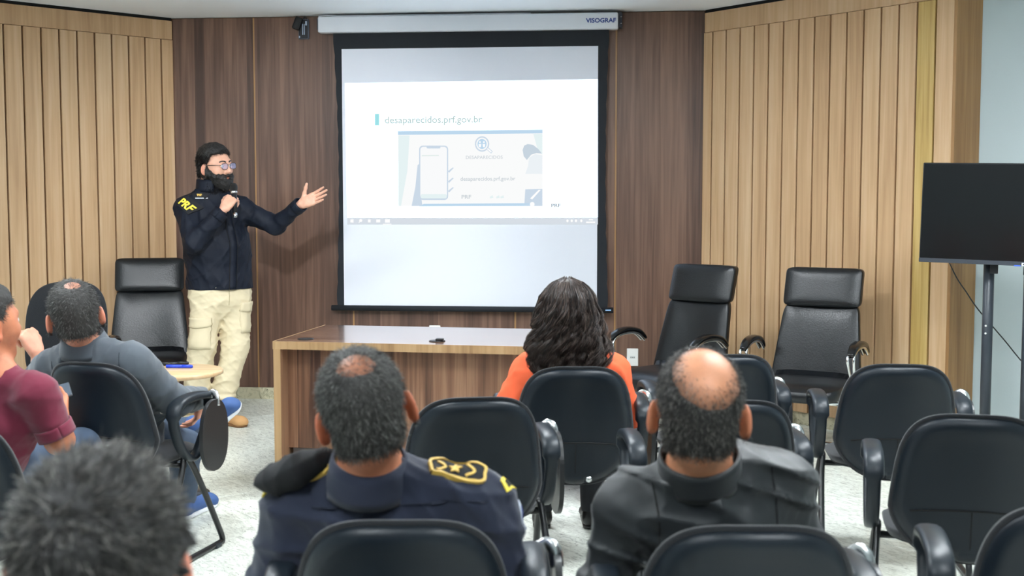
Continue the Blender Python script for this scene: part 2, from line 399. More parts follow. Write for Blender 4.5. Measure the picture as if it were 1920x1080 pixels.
# thin white cable on top of the casing
cp = [on_plane(px, py, .09) for px, py in ((597, 36), (603, 30), (612, 29), (630, 31), (650, 34), (690, 32), (760, 33), (830, 31), (900, 31), (985, 27), (996, 25))]
cab = tube('screen_cable', catmull([(x, -.09, min(max(z, z1+.014), ZC-.006)) for x, z in cp], 4), .004, case_m, None, seg=6); cab.location = (0, D0, 0); cab.rotation_euler = (0, 0, B_ANG)
tag(cab, 'thin white cable lying along the top of the screen casing', 'cable')
# projected picture: the light of the projector on the cloth
def emis(name, r, g, b, k=1.):
    m = bpy.data.materials.new(name); m.use_nodes = True; nt = m.node_tree
    nt.nodes.remove(nt.nodes['Principled BSDF']); e = nt.nodes.new('ShaderNodeEmission')
    e.inputs['Color'].default_value = lin(r, g, b); e.inputs['Strength'].default_value = SLIDE_STRENGTH*k
    nt.links.new(e.outputs[0], nt.nodes['Material Output'].inputs[0]); return m
LAYER = [0]
def poly(name, pts, m, parent, level):
    P = [on_plane(px, py, SO) for px, py in pts]; y = -SO-.0008*level; k = len(P)
    return pyd(name, [(x, y, z) for x, z in P]+[(x, y+.0006, z) for x, z in P], [tuple(range(k))[::-1], tuple(range(k, 2*k))]+[(i, (i+1) % k, k+(i+1) % k, k+i) for i in range(k)], m, parent)
def ring(cx, cy, rx, ry, n=20): return [(cx+rx*math.cos(2*PI*i/n), cy+ry*math.sin(2*PI*i/n)) for i in range(n)]
def words(name, s, px, py, hpx, m, parent, level, bold=0., wpx=None):
    V, F = text_geo(s, 1., bold); V = V[:, :2]; hh = .72
    sc = hpx/hh; sx = sc if wpx is None else wpx/(V[:, 0].max()-V[:, 0].min())
    P = [on_plane(px+v[0]*sx, py-v[1]*sc-(v[0]*sx)*.008, SO) for v in V]
    return pyd(name, [(x, -SO-.0008*level, z) for x, z in P], F, m, parent)
sl = poly('projected_slide', [(646.5, 156), (1121, 148.5), (1121, 408), (651, 408)], emis('slide white', 208, 231, 255, 3.0), scr, 1)
c_pale, c_cyan, c_blue, c_txt, c_line, c_mid = emis('slide pale grey', 224, 236, 233), emis('slide cyan', 160, 226, 232), emis('slide blue', 190, 217, 238), emis('slide grey text', 200, 208, 214), emis('slide steel', 204, 218, 232), emis('slide mist', 230, 243, 244)
c_dark = emis('slide slate', 200, 213, 224); c_bar = emis('taskbar haze', 224, 231, 239, .92); c_icon = emis('taskbar icon', 255, 255, 255)
poly('slide_marker', [(703, 213.5), (711, 213.5), (711, 235), (703, 235)], c_cyan, sl, 2)
words('slide_title', 'desaparecidos.prf.gov.br', 721, 231, 13, emis('slide title', 186, 206, 203), sl, 2, .016, 183)
poly('slide_photo', [(746, 246), (1017.5, 243), (1017.5, 386.5), (748, 386.5)], emis('photo white', 250, 251, 251, 1.0), sl, 2)
poly('photo_bar', [(746, 246), (1017.5, 243), (1017.5, 250), (746, 253)], c_blue, sl, 3)
poly('photo_bar', [(795, 382), (1000, 381), (1000, 386), (785, 387)], c_blue, sl, 3)
poly('photo_tint', [(747, 254), (768, 254), (764, 320), (752, 386), (747, 386)], c_mid, sl, 3)
poly('photo_arm', [(783, 310), (788, 305), (786, 340), (792, 386), (772, 386), (779, 350)], c_line, sl, 3)
def rrect(x0, y0, x1, y1, r, n=4):
    P = []
    for cx, cy, a in ((x1-r, y0+r, -PI/2), (x1-r, y1-r, 0), (x0+r, y1-r, PI/2), (x0+r, y0+r, PI)):
        for i in range(n+1): P.append((cx+r*math.cos(a+i*PI/2/n), cy+r*math.sin(a+i*PI/2/n)))
    return P
poly('phone_outline', rrect(786, 273, 840.5, 375, 7), c_line, sl, 4)
poly('phone_face', rrect(788.3, 275.3, 838.2, 372, 5.5), emis('photo phone', 249, 250, 251, 1.0), sl, 5)
poly('phone_notch', rrect(800, 274.5, 826, 278.5, 1.8), c_line, sl, 6)
poly('phone_foot', rrect(789, 364, 838, 372, 3), c_mid, sl, 6)
for y in (318, 337, 355): poly('photo_finger', [(840, y+3), (849, y-4), (851, y-3), (842, y+6)], c_line, sl, 4)
poly('phone_text', [(791, 291), (823, 290.5), (823, 292.5), (791, 293)], c_pale, sl, 6)
R1 = ring(904, 270, 13.5, 14.5); poly('lens_ring', R1, c_line, sl, 4); poly('lens_face', ring(904, 270, 11, 12), emis('lens white', 250, 251, 251, 1.0), sl, 5)
poly('lens_patch', ring(904, 270, 8.6, 9.4), c_blue, sl, 6)
for dx in (-4, 3.5):
    poly('lens_figure', ring(904+dx, 266.5, 1.8, 1.9, 8), c_icon, sl, 7); poly('lens_figure', [(904+dx-2.6, 270), (904+dx+2.6, 270), (904+dx+1.8, 276), (904+dx-1.8, 276)], c_icon, sl, 7)
poly('lens_handle', [(911, 279), (915, 276), (924, 284), (921, 288)], c_line, sl, 4); poly('lens_handle_face', [(913, 279.5), (915, 277.8), (922.4, 284.2), (920.8, 286.3)], c_icon, sl, 5)
words('slide_caption', 'DESAPARECIDOS', 873, 298, 6, c_txt, sl, 3, .006, 69)
words('slide_address', 'desaparecidos.prf.gov.br', 863, 339, 7.5, c_txt, sl, 3, .010, 103)
words('slide_logo', 'PRF', 865, 372.5, 7, c_txt, sl, 3, .02, 18)
words('slide_logo', 'PRF', 1033, 388.5, 7, emis('slide corner logo', 150, 160, 166), sl, 2, .03, 18)
for a in (918, 930, 938): poly('slide_logo_mark', [(a, 369), (a+6, 366), (a+7, 371), (a+1, 372)], c_mid, sl, 3)
poly('photo_shade', [(1000, 251), (1017, 251), (1017, 290), (1008, 280)], c_mid, sl, 3)
poly('photo_hair', [(980, 281), (983, 273), (990, 270), (1000, 272), (1010, 280), (1016, 288), (1006, 287), (996, 290), (988, 300), (982, 293)], c_dark, sl, 4)
poly('photo_coat', [(992, 296), (1003, 289), (1017, 291), (1017, 326), (985, 326), (990, 312)], emis('slide coat', 236, 242, 246), sl, 4)
poly('photo_wheel_patch', [(985, 355), (1017, 354), (1017, 386), (983, 386)], c_line, sl, 3)
poly('photo_wheel', ring(998, 383, 4.5, 4.5, 12), c_icon, sl, 4)
poly('photo_wheel_arm', [(994, 372), (1010, 356), (1014, 356), (998, 374)], c_icon, sl, 4)
bar = poly('taskbar', [(651, 409), (1121, 409), (1121, 421), (651, 421)], c_bar, scr, 1)
poly('taskbar_icon', [(657, 411.5), (663, 411), (663, 417.5), (657, 417)], c_icon, bar, 2)
poly('taskbar_icon', ring(676.5, 413.5, 3, 3, 10), c_icon, bar, 2); poly('taskbar_icon', [(673, 416), (674.5, 415), (674.5, 417), (672.5, 418.5)], c_icon, bar, 2)
poly('taskbar_icon', [(690, 411.5), (695, 411.5), (695, 417), (690, 417)], c_icon, bar, 2)
poly('taskbar_icon', [(705.5, 411.5), (713, 411.5), (713, 417), (705.5, 417)], c_icon, bar, 2)
poly('taskbar_icon', [(722, 411), (731, 411), (731, 417.5), (722, 417.5)], c_icon, bar, 2)
poly('taskbar_icon', [(718, 419.5), (734, 419.5), (734, 421), (718, 421)], c_icon, bar, 2)
for a in (1064, 1072, 1080, 1090): poly('taskbar_icon', ring(a, 414, 2.2, 2.8, 8), c_icon, bar, 2)
poly('taskbar_clock', [(1104, 411), (1112, 411), (1112, 413), (1104, 413)], c_icon, bar, 2); poly('taskbar_clock', [(1099, 415.5), (1116, 415.5), (1116, 418), (1099, 418)], c_icon, bar, 2)

# small black box on the wall beside the casing
sx, sz = on_plane(569, 55, .02)
dev = empty('wall_sensor', (D0*0, D0, 0), B_ANG); tag(dev, 'small black box with a tilted cover fixed high on the wall beside the screen', 'sensor box')
dblk = mat('black device plastic', lin(26, 28, 34), .4)
box('body', (sx-.03, -.035, sz-.065), (sx+.035, 0, sz+.065), dblk, dev, bevel=.006)
box('rim', (sx-.034, -.03, sz-.069), (sx+.039, -.004, sz+.069), mat('grey device rim', lin(96, 104, 120), .4), dev, bevel=.004)
cv = box('cover', (-.035, -.03, -.045), (.02, -.002, .045), mat('black cover', lin(12, 12, 15), .6), dev, bevel=.01); cv.location = (sx-.032, -.036, sz+.035); cv.rotation_euler = (0, .35, .3)
box('sticker', (sx+.018, -.0362, sz+.025), (sx+.029, -.035, sz+.055), mat('white sticker', lin(180, 195, 215), .6), dev)
for zz in (0, .012): box('sticker', (sx-.004+zz, -.0362, sz-.04), (sx+.001+zz, -.035, sz+.035), MATS['white sticker'], dev)
box('sticker', (sx-.029, -.0362, sz-.06), (sx-.021, -.035, sz-.048), MATS['white sticker'], dev)
tube('hook', catmull([(sx-.002, -.02, sz+.065), (sx+.004, -.02, sz+.083), (sx+.016, -.02, sz+.085), (sx+.022, -.02, sz+.067)], 4), .004, dblk, dev, seg=6)

# wall outlets
plate_m = mat('white outlet plastic', lin(240, 240, 238), .35)
def outlet(px, py, label, hh=.062):
    x, z = on_plane(px, py, .01); r = empty('wall_outlet', (0, D0, 0), B_ANG); tag(r, label, 'outlet')
    box('cover_plate', (x-.04, -.012, z-hh), (x+.04, 0, z+hh), plate_m, r, bevel=.004)
    s = box('socket', (x-.018, -.014, z-.010), (x+.018, -.011, z+.010), mat('socket face', lin(214, 216, 216), .4), r, bevel=.0015, seg=1)
    for dx in (-.011, 0, .011): lathe('pin_hole', [(.003, 0), (.003, .0006)], black_gap, s, 8).matrix_local = Matrix.Translation((x+dx, -.0142, z)) @ Matrix.Rotation(PI/2, 4, 'X')
outlet(1186, 670, 'white wall outlet low on the walnut wall right of the orange shirt')
outlet(815, 622, 'white wall outlet peeking above the back edge of the desk', .045)

# ------------------------------------------------------------------ desk
dk_c = WZ(512, 640, .75); dk = empty('desk', (dk_c[0], dk_c[1], 0), math.radians(-10))
tag(dk, 'long walnut desk with tan edges standing before the projection screen', 'desk')
DW, DD = 1.60, .80                       # local x to the right, local y towards the wall
box('desk_top', (.001, .004, .712), (DW, DD, .75), desk_top, dk, bevel=.001, seg=1, smooth=False)
box('edge_band', (0, 0, .711), (DW, .004, .7505), edge_wood, dk)
box('edge_band', (-.003, 0, .711), (.001, DD, .7505), edge_wood, dk)
for x in (0, DW-.036):
    p = box('side_panel', (x, .004, 0), (x+.036, DD, .711), desk_wood, dk, bevel=.001, seg=1, smooth=False)
    box('edge_band', (x, 0, 0), (x+.036, .004, .711), edge_wood, p)
box('modesty_panel', (.036, .10, .20), (DW-.036, .12, .711), desk_wood, dk, bevel=.001, seg=1, smooth=False)
box('foot_box', (.06, .10, 0), (.22, .60, .20), mat('dark cable duct', lin(70, 62, 58), .5), dk, bevel=.003, seg=1)
grom = mat('black grommet', lin(14, 14, 16), .4)
for gx, gy, lid in ((.13, .11, 0), (.80, .14, 1)):
    g = lathe('cable_grommet', [(.0, 0), (.040, 0), (.041, .003), (.036, .005), (.028, .004), (.0, .004)], grom, dk, 24); g.location = (gx, gy, .7502)
    if lid: box('grommet_flap', (-.002, -.03, .004), (.034, .004, .016), grom, g, bevel=.002, seg=1)

# ------------------------------------------------------------------ audience chairs
def lean(z): return -.235-.20*(z-.45)-.25*max(0, z-.62)**2          # back rear face y against height
BC, BH, BWD = .60, .235, .225
def back_out(sc):
    def f(t):
        c, s = math.cos(t), math.sin(t)
        n = 3.6 if s > 0 else 3.0
        a = BWD*math.copysign(abs(c)**(2/n), c); b = BH*math.copysign(abs(s)**(2/n), s); q = b/BH
        a *= (1-.13*q) if q > -.35 else (1+.0455-.26*(-q-.35)**1.3)
        return a*sc, b*sc
    return f
def back_pt(a, b, dy):
    z = BC+b; return (a, lean(z)+dy+1.15*a*a, z)
def make_chair():
    r = empty('audience_chair')
    V, F = pillow(back_out(1.0), lambda a, b, q: back_pt(a, b, .052-.034*q**5), lambda a, b, q: back_pt(a, b, .006))
    bk = pyd('backrest_cushion', V, F, fabric_blk, r, True)
    V, F = pillow(back_out(.955), lambda a, b, q: back_pt(a, b, .008), lambda a, b, q: back_pt(a, b, -.016+(.022*max(0, (q-.86)/.14)**2.4)+.004*(q < .80)))
    sh = pyd('backrest_shell', V, F, plastic, r, True)
    s = [back_pt(x, -.060-.022*(x/.2)**2, -.0135) for x in np.linspace(-.17, .19, 15)]
    tube('shell_seam', s, .0028, black_gap, sh, seg=5)
    s = [back_pt(.0, z, -.013) for z in np.linspace(-.063, -.215, 9)]
    tube('shell_seam', s, .0022, black_gap, sh, seg=5)
    o2 = super_el(.235, .225, 3.6)
    V, F = pillow(o2, lambda a, b, q: (a, b+.02, .468-.035*q**4+.02*(b/.225)**2*(-1 if b > 0 else .5)), lambda a, b, q: (a*.97, b*.97+.02, .415))
    pyd('seat_cushion', V, F, fabric_blk, r, True)
    V, F = pillow(super_el(.222, .21, 3.2), lambda a, b, q: (a, b+.02, .416), lambda a, b, q: (a, b+.02, .375+.03*q**3))
    pyd('seat_pan', V, F, plastic, r, True)
    br = sweep(catmull([(0, -.05, .385), (0, -.19, .375), (0, -.232, .395), (0, -.225, .44), (0, -.225, .50)], 5), .042, .009, up=(0, 1, .2), seg=8)
    pyd('back_bracket', br[0], br[1], plastic, r, True)
    lathe('bracket_knob', [(0, 0), (.012, 0), (.012, .012), (0, .014)], silver, r, 10).matrix_local = Matrix.Translation((.05, -.255, .40)) @ Matrix.Rotation(PI/2, 4, 'X')
    for sx in (-1, 1):
        x = .272*sx
        loop = catmull([(x, .15, .640), (x, .06, .662), (x, -.06, .660), (x, -.125, .635), (x, -.135, .575), (x, -.095, .485), (x, -.03, .425), (x, .03, .425), (x, .085, .485), (x, .145, .575)], 5, True)
        wv = np.array([.031 if p[2] > .60 else .022 for p in loop]); tv = np.array([.017 if p[2] > .60 else .013 for p in loop])
        V, F = sweep(loop, wv, tv, up=(0, -.001, 0) if False else (0, 0, 1), seg=12, closed=True)
        # side axis fixed to x so that the pad stays level
        P = loop; T = np.roll(P, -1, 0)-np.roll(P, 1, 0); T /= np.linalg.norm(T, axis=1)[:, None]; Nn = np.cross(T, [1, 0, 0])
        a = np.arange(12)*2*PI/12; sq = lambda v: np.sign(v)*np.abs(v)**.7
        V = (P[:, None, :]+np.array([1, 0, 0])*(sq(np.cos(a))[None, :, None]*wv[:, None, None])+Nn[:, None, :]*(sq(np.sin(a))[None, :, None]*tv[:, None, None])).reshape(-1, 3)
        pyd('armrest', V, F, arm_plastic, r, True)
        lg = catmull([(x*.93, -.01, .43), (x*.96, .06, .33), (x, .20, .09), (x, .235, .022), (x, .20, .014), (x, -.02, .014), (x, -.24, .014), (x, -.27, .03), (x, -.235, .10), (x*.96, -.08, .33), (x*.93, -.03, .43)], 5)
        tube('leg_frame', lg, .0125, black_metal, r, seg=8, up=(1, 0, 0))
        box('foot_glide', (x-.016, .16, 0), (x+.016, .205, .02), arm_plastic, r, bevel=.004, seg=1)
    tube('cross_bar', [(-.253, -.02, .39), (.253, -.02, .39)], .012, black_metal, r, seg=8, up=(0, 1, 0))
    # writing tablet folded down outside the right armrest
    V, F = pillow(super_el(.105, .145, 2.3), lambda a, b, q: (.338, a+.075, b+.500), lambda a, b, q: (.322, a+.075, b+.500), rings=3)
    tb = pyd('writing_tablet', V, F, dark_plate, r, False)
    hp = catmull([(.290, .115, .655), (.306, .115, .666), (.324, .105, .655), (.330, .10, .615)], 5)
    V, F = sweep(hp, .016, .007, up=(0, 1, 0), seg=8); pyd('tablet_hinge', V, F, silver, r, True)
    return r
chair0 = make_chair(); CH_USED = [False]
def chair(x, y, rz, label, dz=0, sc=1.):
    o = chair0 if not CH_USED[0] else copy_tree(chair0)
    CH_USED[0] = True
    # the reference point is the top centre of the back, so the base is set ahead of it
    rz = math.radians(rz); off = .33
    o.location = (x - math.sin(rz)*off, y + math.cos(rz)*off, 0); o.rotation_euler = (0, 0, rz); o.scale = (sc,)*3
    tag(o, label, 'chair', 'black tablet-arm audience chairs'); return o
def chair_px(px, D, rz, label, sc=1.):
    return chair((px-960)/F_PX*D, D, rz, label, sc=sc)
chair_px(742, 2.31, 1, 'black tablet-arm chair under the officer with gold shoulder boards')
chair_px(1430, 2.27, -1, 'black tablet-arm chair under the balding man in the black jacket')
chair_px(895, 3.78, 9, 'empty black tablet-arm chair between the officer and the woman in orange')
chair_px(1084, 4.48, 2, 'black tablet-arm chair under the woman in the orange shirt')
chair_px(1374, 4.84, 3, 'empty black tablet-arm chair in front, near the outlet, partly behind the bald head')
chair_px(1385, 3.72, 3, 'empty black tablet-arm chair directly before the balding man')
chair_px(1698, 4.55, -8, 'empty black tablet-arm chair next to the television stand')
chair_px(1842, 3.47, -14, 'empty black tablet-arm chair at the right edge, behind the one by the television')
chair_px(2080, 2.42, -12, 'black tablet-arm chair cut off by the bottom right corner')
chair_px(146, 4.60, -15, 'black tablet-arm chair under the man in the grey suit jacket')
chair_px(176, 1.27, 0, 'black tablet-arm chair under the person nearest the camera')
chair_px(-150, 3.45, -12, 'black tablet-arm chair under the man in maroon at the left edge')

# ------------------------------------------------------------------ executive chairs
def exec_chair(round_back=False):
    r = empty('round_back_chair' if round_back else 'executive_chair')
    if round_back:
        V, F = pillow(super_el(.235, .32, 3.2), lambda a, b, q: (a, -.22-.22*b+.9*a*a-.045*q**5+.03, .66+b), lambda a, b, q: (a, -.25-.22*b+.9*a*a, .66+b))
        pyd('backrest', V, F, fabric_blk, r, True)
    else:
        V, F = pillow(super_el(.228, .116, 11), lambda a, b, q: (a, -.345-.28*b+.05-.022*q**6, .955+b), lambda a, b, q: (a, -.345-.28*b-.03+.012*q**6, .955+b))
        pyd('headrest', V, F, leather, r, True)
        def bc(b): return -.235-.20*(b+.2)-.25*max(0, b)**2
        V, F = pillow(lambda t: (lambda ab: (ab[0]*(1-.10*ab[1]/.245), ab[1]))(super_el(.245, .262, 11)(t)), lambda a, b, q: (a, bc(b)+.045-.025*q**6+.5*a*a, 0.595+b), lambda a, b, q: (a, bc(b)-.03+.012*q**6+.5*a*a, 0.595+b))
        pyd('backrest', V, F, leather, r, True)
    V, F = pillow(super_el(.25, .25, 5), lambda a, b, q: (a, b+.04, .44-.02*q**6-1.1*max(0, b-.10)**2+.03*(b < -.2)), lambda a, b, q: (a, b+.04, .335+.02*q**6-.9*max(0, b-.12)**2))
    pyd('seat', V, F, leather, r, True)
    for s in (-1, 1):
        x = .305*s
        pad = catmull([(x, .20, .612), (x, .13, .650), (x, .03, .664), (x, -.08, .645), (x, -.15, .595)], 6)
        n = len(pad); ta_ = np.sin(np.linspace(.25, PI-.25, n))**.35
        P = pad; T = np.gradient(P, axis=0); T /= np.linalg.norm(T, axis=1)[:, None]; Nn = np.cross(T, [1, 0, 0]); a = np.arange(12)*2*PI/12
        sq = lambda v: np.sign(v)*np.abs(v)**.7
        V = (P[:, None, :]+np.array([1., 0, 0])*(sq(np.cos(a))[None, :, None]*(.030*ta_)[:, None, None])+Nn[:, None, :]*(sq(np.sin(a))[None, :, None]*(.018*ta_)[:, None, None])).reshape(-1, 3)
        _, F = sweep(pad, .03, .018, seg=12)
        pyd('arm_pad', V, F, leather_pad, r, True)
        for k, (y0, y1) in enumerate(((.175, .11), (.205, .02))):
            xx = x+(.013 if k else -.013)
            pth = catmull([(xx, -.13, .585), (xx, -.06, .632), (xx, .04, .643), (xx, .13, .630), (xx, y0+.005, .585), (xx, (y0+y1)/2, .44), (xx, y1, .335), (xx*.93, y1-.02, .318), (xx*.6, y1-.02, .318)], 6)
            tube('arm_tube', pth, .0085, chrome, r, seg=8, up=(1, 0, 0))
        sled = catmull([(x*.8, .16, .33), (x*.85, .24, .18), (x*.85, .27, .04), (x*.85, .24, .013), (x*.85, .0, .013), (x*.85, -.26, .013)], 6)
        tube('sled_tube', sled, .0125, chrome, r, seg=8, up=(1, 0, 0))
    tube('cross_bar', [(-.26, -.25, .013), (.26, -.25, .013)], .0125, chrome, r, seg=8, up=(0, 1, 0))
    tube('cross_bar', [(-.245, .16, .33), (.245, .16, .33)], .012, chrome, r, seg=8, up=(0, 1, 0))
    return r
ex = exec_chair()
def place(o, px, D, rz, label, cat='chair', group='leather executive chairs'):
    p = W(px, 600, D); o.location = (p[0], D, 0); o.rotation_euler = (0, 0, math.radians(rz)); o.scale = (1, 1, .975); tag(o, label, cat, group)
e2 = copy_tree(ex); e3 = copy_tree(ex)
place(ex, 275, 8.10, 180+12, 'black leather executive chair against the oak slats behind the standing speaker')
place(e2, 1256, 7.35, 180-44, 'black leather executive chair right of the woman in orange, turned to the desk')
place(e3, 1512, 6.95, 180-30, 'black leather executive chair before the right oak slats, nearest the television')
rb = exec_chair(True); place(rb, 110, 7.05, 180+8, 'black round-backed chair behind the man in the grey suit, by the oak slats', group=None)

# ------------------------------------------------------------------ small round table with markers
rt_z = .62; c = WZ(322, 694, rt_z)
tbl = empty('side_table', (c[0], c[1], 0)); tag(tbl, 'small round pale wood side table beside the suited man', 'side table')
lathe('table_top', [(0, rt_z-.022), (.238, rt_z-.022), (.245, rt_z-.018), (.245, rt_z-.004), (.241, rt_z), (0, rt_z)], pale_wood, tbl, 48)
lathe('table_post', [(.02, .02), (.02, rt_z-.022)], black_metal, tbl, 16)
lathe('table_base', [(0, 0), (.17, 0), (.17, .010), (.03, .024), (0, .024)], black_metal, tbl, 32)
def marker(px, py, rz, m, label):
    p = WZ(px, py, rt_z); r = empty('marker_pen', (p[0], p[1], rt_z+.0085), rz); tag(r, label, 'marker')
    o = lathe('barrel', [(0, 0), (.0085, 0), (.0085, .085), (.0, .086)], m[0], r, 14); o.matrix_local = Matrix.Rotation(PI/2, 4, 'Y')
    o = lathe('cap', [(0, .078), (.0086, .078), (.0086, .125), (.006, .132), (0, .132)], m[1], r, 14); o.matrix_local = Matrix.Rotation(PI/2, 4, 'Y')
bl_ = mat('blue marker plastic', lin(40, 70, 215), .35); bk_ = mat('black marker plastic', lin(20, 20, 24), .35)
marker(312, 690, -.05, (bl_, bl_), 'blue marker pen lying on the small round table')
marker(303, 686, .35, (bk_, bk_), 'black marker pen behind the blue one on the small round table')

# ------------------------------------------------------------------ television on its stand
tvD = 6.42; tvl = W(1716, 401, tvD)
ang = math.radians(-27); TW, TH = .93, .515
tvs = empty('tv_stand', (tvl[0]+TW/2*math.cos(ang), tvl[1]+TW/2*math.sin(ang)+.09, 0), ang)
tag(tvs, 'black two-post floor stand holding the television by the white wall', 'tv stand')
tv = empty('television', (tvl[0]+TW/2*math.cos(ang), tvl[1]+TW/2*math.sin(ang), 0), ang)
tv.rotation_euler = (0, math.radians(1.2), ang)
tag(tv, 'switched-off flat black television on a floor stand at the right edge', 'television')
zc = tvl[2]; tvb = mat('black tv plastic', lin(24, 25, 28), .35)
box('cabinet', (-TW/2, .004, zc-TH/2), (TW/2, .05, zc+TH/2), tvb, tv, bevel=.004, seg=1)
box('screen_glass', (-TW/2+.006, 0, zc-TH/2+.02), (TW/2-.006, .006, zc+TH/2-.006), mat('dark screen glass', lin(10, 11, 14), .16, spec=.6), tv)
box('bottom_bezel', (-TW/2, -.004, zc-TH/2-.002), (TW/2, .03, zc-TH/2+.02), mat('grey bezel', lin(58, 62, 70), .35), tv, bevel=.002, seg=1)
lab = box('bezel_sticker', (.035, -.0052, zc-TH/2-.001), (.085, -.0038, zc-TH/2+.014), mat('white tv sticker', lin(225, 230, 235), .5), tv)
for q_ in range(4): box('sticker_print', (.041+.010*q_, -.0056, zc-TH/2+.003), (.047+.010*q_, -.0052, zc-TH/2+.010), bk_, lab)
box('status_light', (.0, -.0052, zc-TH/2-.004), (.03, -.0038, zc-TH/2+.002), mat('blue strip', lin(70, 110, 220), .4), tv)
for x in (-.10, .06):
    bx = box('mount_tab', (x-.02, .052, zc-TH/2-.05), (x+.02, .060, zc-.05), tvb, tv, bevel=.002, seg=1)
pole = mat('black powder-coated pole', lin(46, 52, 60), .4)
for px in (1853, 1931):
    p = W(px, 620, tvD-.02); dx, dy = p[0]-tvs.location.x, p[1]-tvs.location.y; lx = dx*math.cos(ang)+dy*math.sin(ang)
    pl = tube('post', [(lx, .03, .05), (lx, .03, zc-.06)], .027, pole, tvs, seg=16, up=(0, 1, 0))
    for zz in (.795, .755): lathe('screw', [(0, 0), (.006, 0), (.004, .003), (0, .0035)], plate_m, pl, 10).matrix_local = Matrix.Translation((lx-.005, .002, zz)) @ Matrix.Rotation(PI/2, 4, 'X')
    box('foot', (lx-.03, -.30, 0), (lx+.03, .30, .05), pole, tvs, bevel=.004, seg=1)
box('cross_plate', (-.26, .055, zc-.14), (.22, .075, zc+.06), pole, tvs, bevel=.003, seg=1)
q = [W(px, py, 6.55) for px, py in ((1780, 493), (1795, 523), (1812, 548), (1830, 575), (1855, 605), (1885, 640), (1918, 680), (1960, 720))]
tag(tube('tv_cable', catmull(q, 5), .0035, black_metal, None, seg=6), 'thin black cable hanging below the television across the white wall', 'cable')

# ------------------------------------------------------------------ implicit bodies
def nrm(v): v = np.asarray(v, float); return v/(np.linalg.norm(v)+1e-12)
def cone(a, b, ra, rb, k=.02):
    a = np.asarray(a, float); b = np.asarray(b, float); ab = b-a; l2 = ab@ab+1e-12
    def f(P):
        t = np.clip(((P-a)@ab)/l2, 0, 1); return np.linalg.norm(P-a-t[:, None]*ab, axis=1)-(ra+t*(rb-ra))
    R = max(ra, rb); return f, np.minimum(a, b)-R, np.maximum(a, b)+R, k
def ell(c, r, R=None, k=.02):
    c = np.asarray(c, float); r = np.asarray(r, float); M = None if R is None else np.asarray(R, float)
    def f(P):
        q = P-c
        if M is not None: q = q@M
        k0 = np.linalg.norm(q/r, axis=1); k1 = np.linalg.norm(q/(r*r), axis=1)
        return k0*(k0-1)/(k1+1e-9)
    m = r.max(); return f, c-m, c+m, k
def econe(a, b, r0, r1, side, k=.03):
    """elliptic cone: r=(half width along side, half depth)"""
    a = np.asarray(a, float); b = np.asarray(b, float); ax = nrm(b-a); L_ = np.linalg.norm(b-a)
    s = np.asarray(side, float); s = nrm(s-ax*(s@ax)); d = np.cross(ax, s); r0 = np.array(r0, float); r1 = np.array(r1, float)
    def f(P):
        q = P-a; z = q@ax; t = np.clip(z/L_, 0, 1); rx = r0[0]+t*(r1[0]-r0[0]); ry = r0[1]+t*(r1[1]-r0[1]); mn = np.minimum(rx, ry)
        e = np.maximum(np.abs(z-L_/2)-L_/2, 0)
        return (np.sqrt((q@s/rx)**2+(q@d/ry)**2+(e/mn)**2)-1)*mn
    m = max(r0.max(), r1.max()); return f, np.minimum(a, b)-m, np.maximum(a, b)+m, k
def sub(p): return ('-',)+tuple(p)
def field(prims, P):
    d = None
    for p in prims:
        if p[0] == '-':
            e = -p[1](P); k = p[4]; h = np.clip(.5+.5*(e-d)/k, 0, 1); d = d*(1-h)+e*h+k*h*(1-h); continue
        e = p[0](P)
        if d is None: d = e
        else:
            k = p[3]; h = np.clip(.5+.5*(d-e)/k, 0, 1); d = d*(1-h)+e*h-k*h*(1-h)
    return d
def bounds(prims, pad):
    ps = [p for p in prims if p[0] != '-']
    return np.min([p[1] for p in ps], 0)-pad, np.max([p[2] for p in ps], 0)+pad
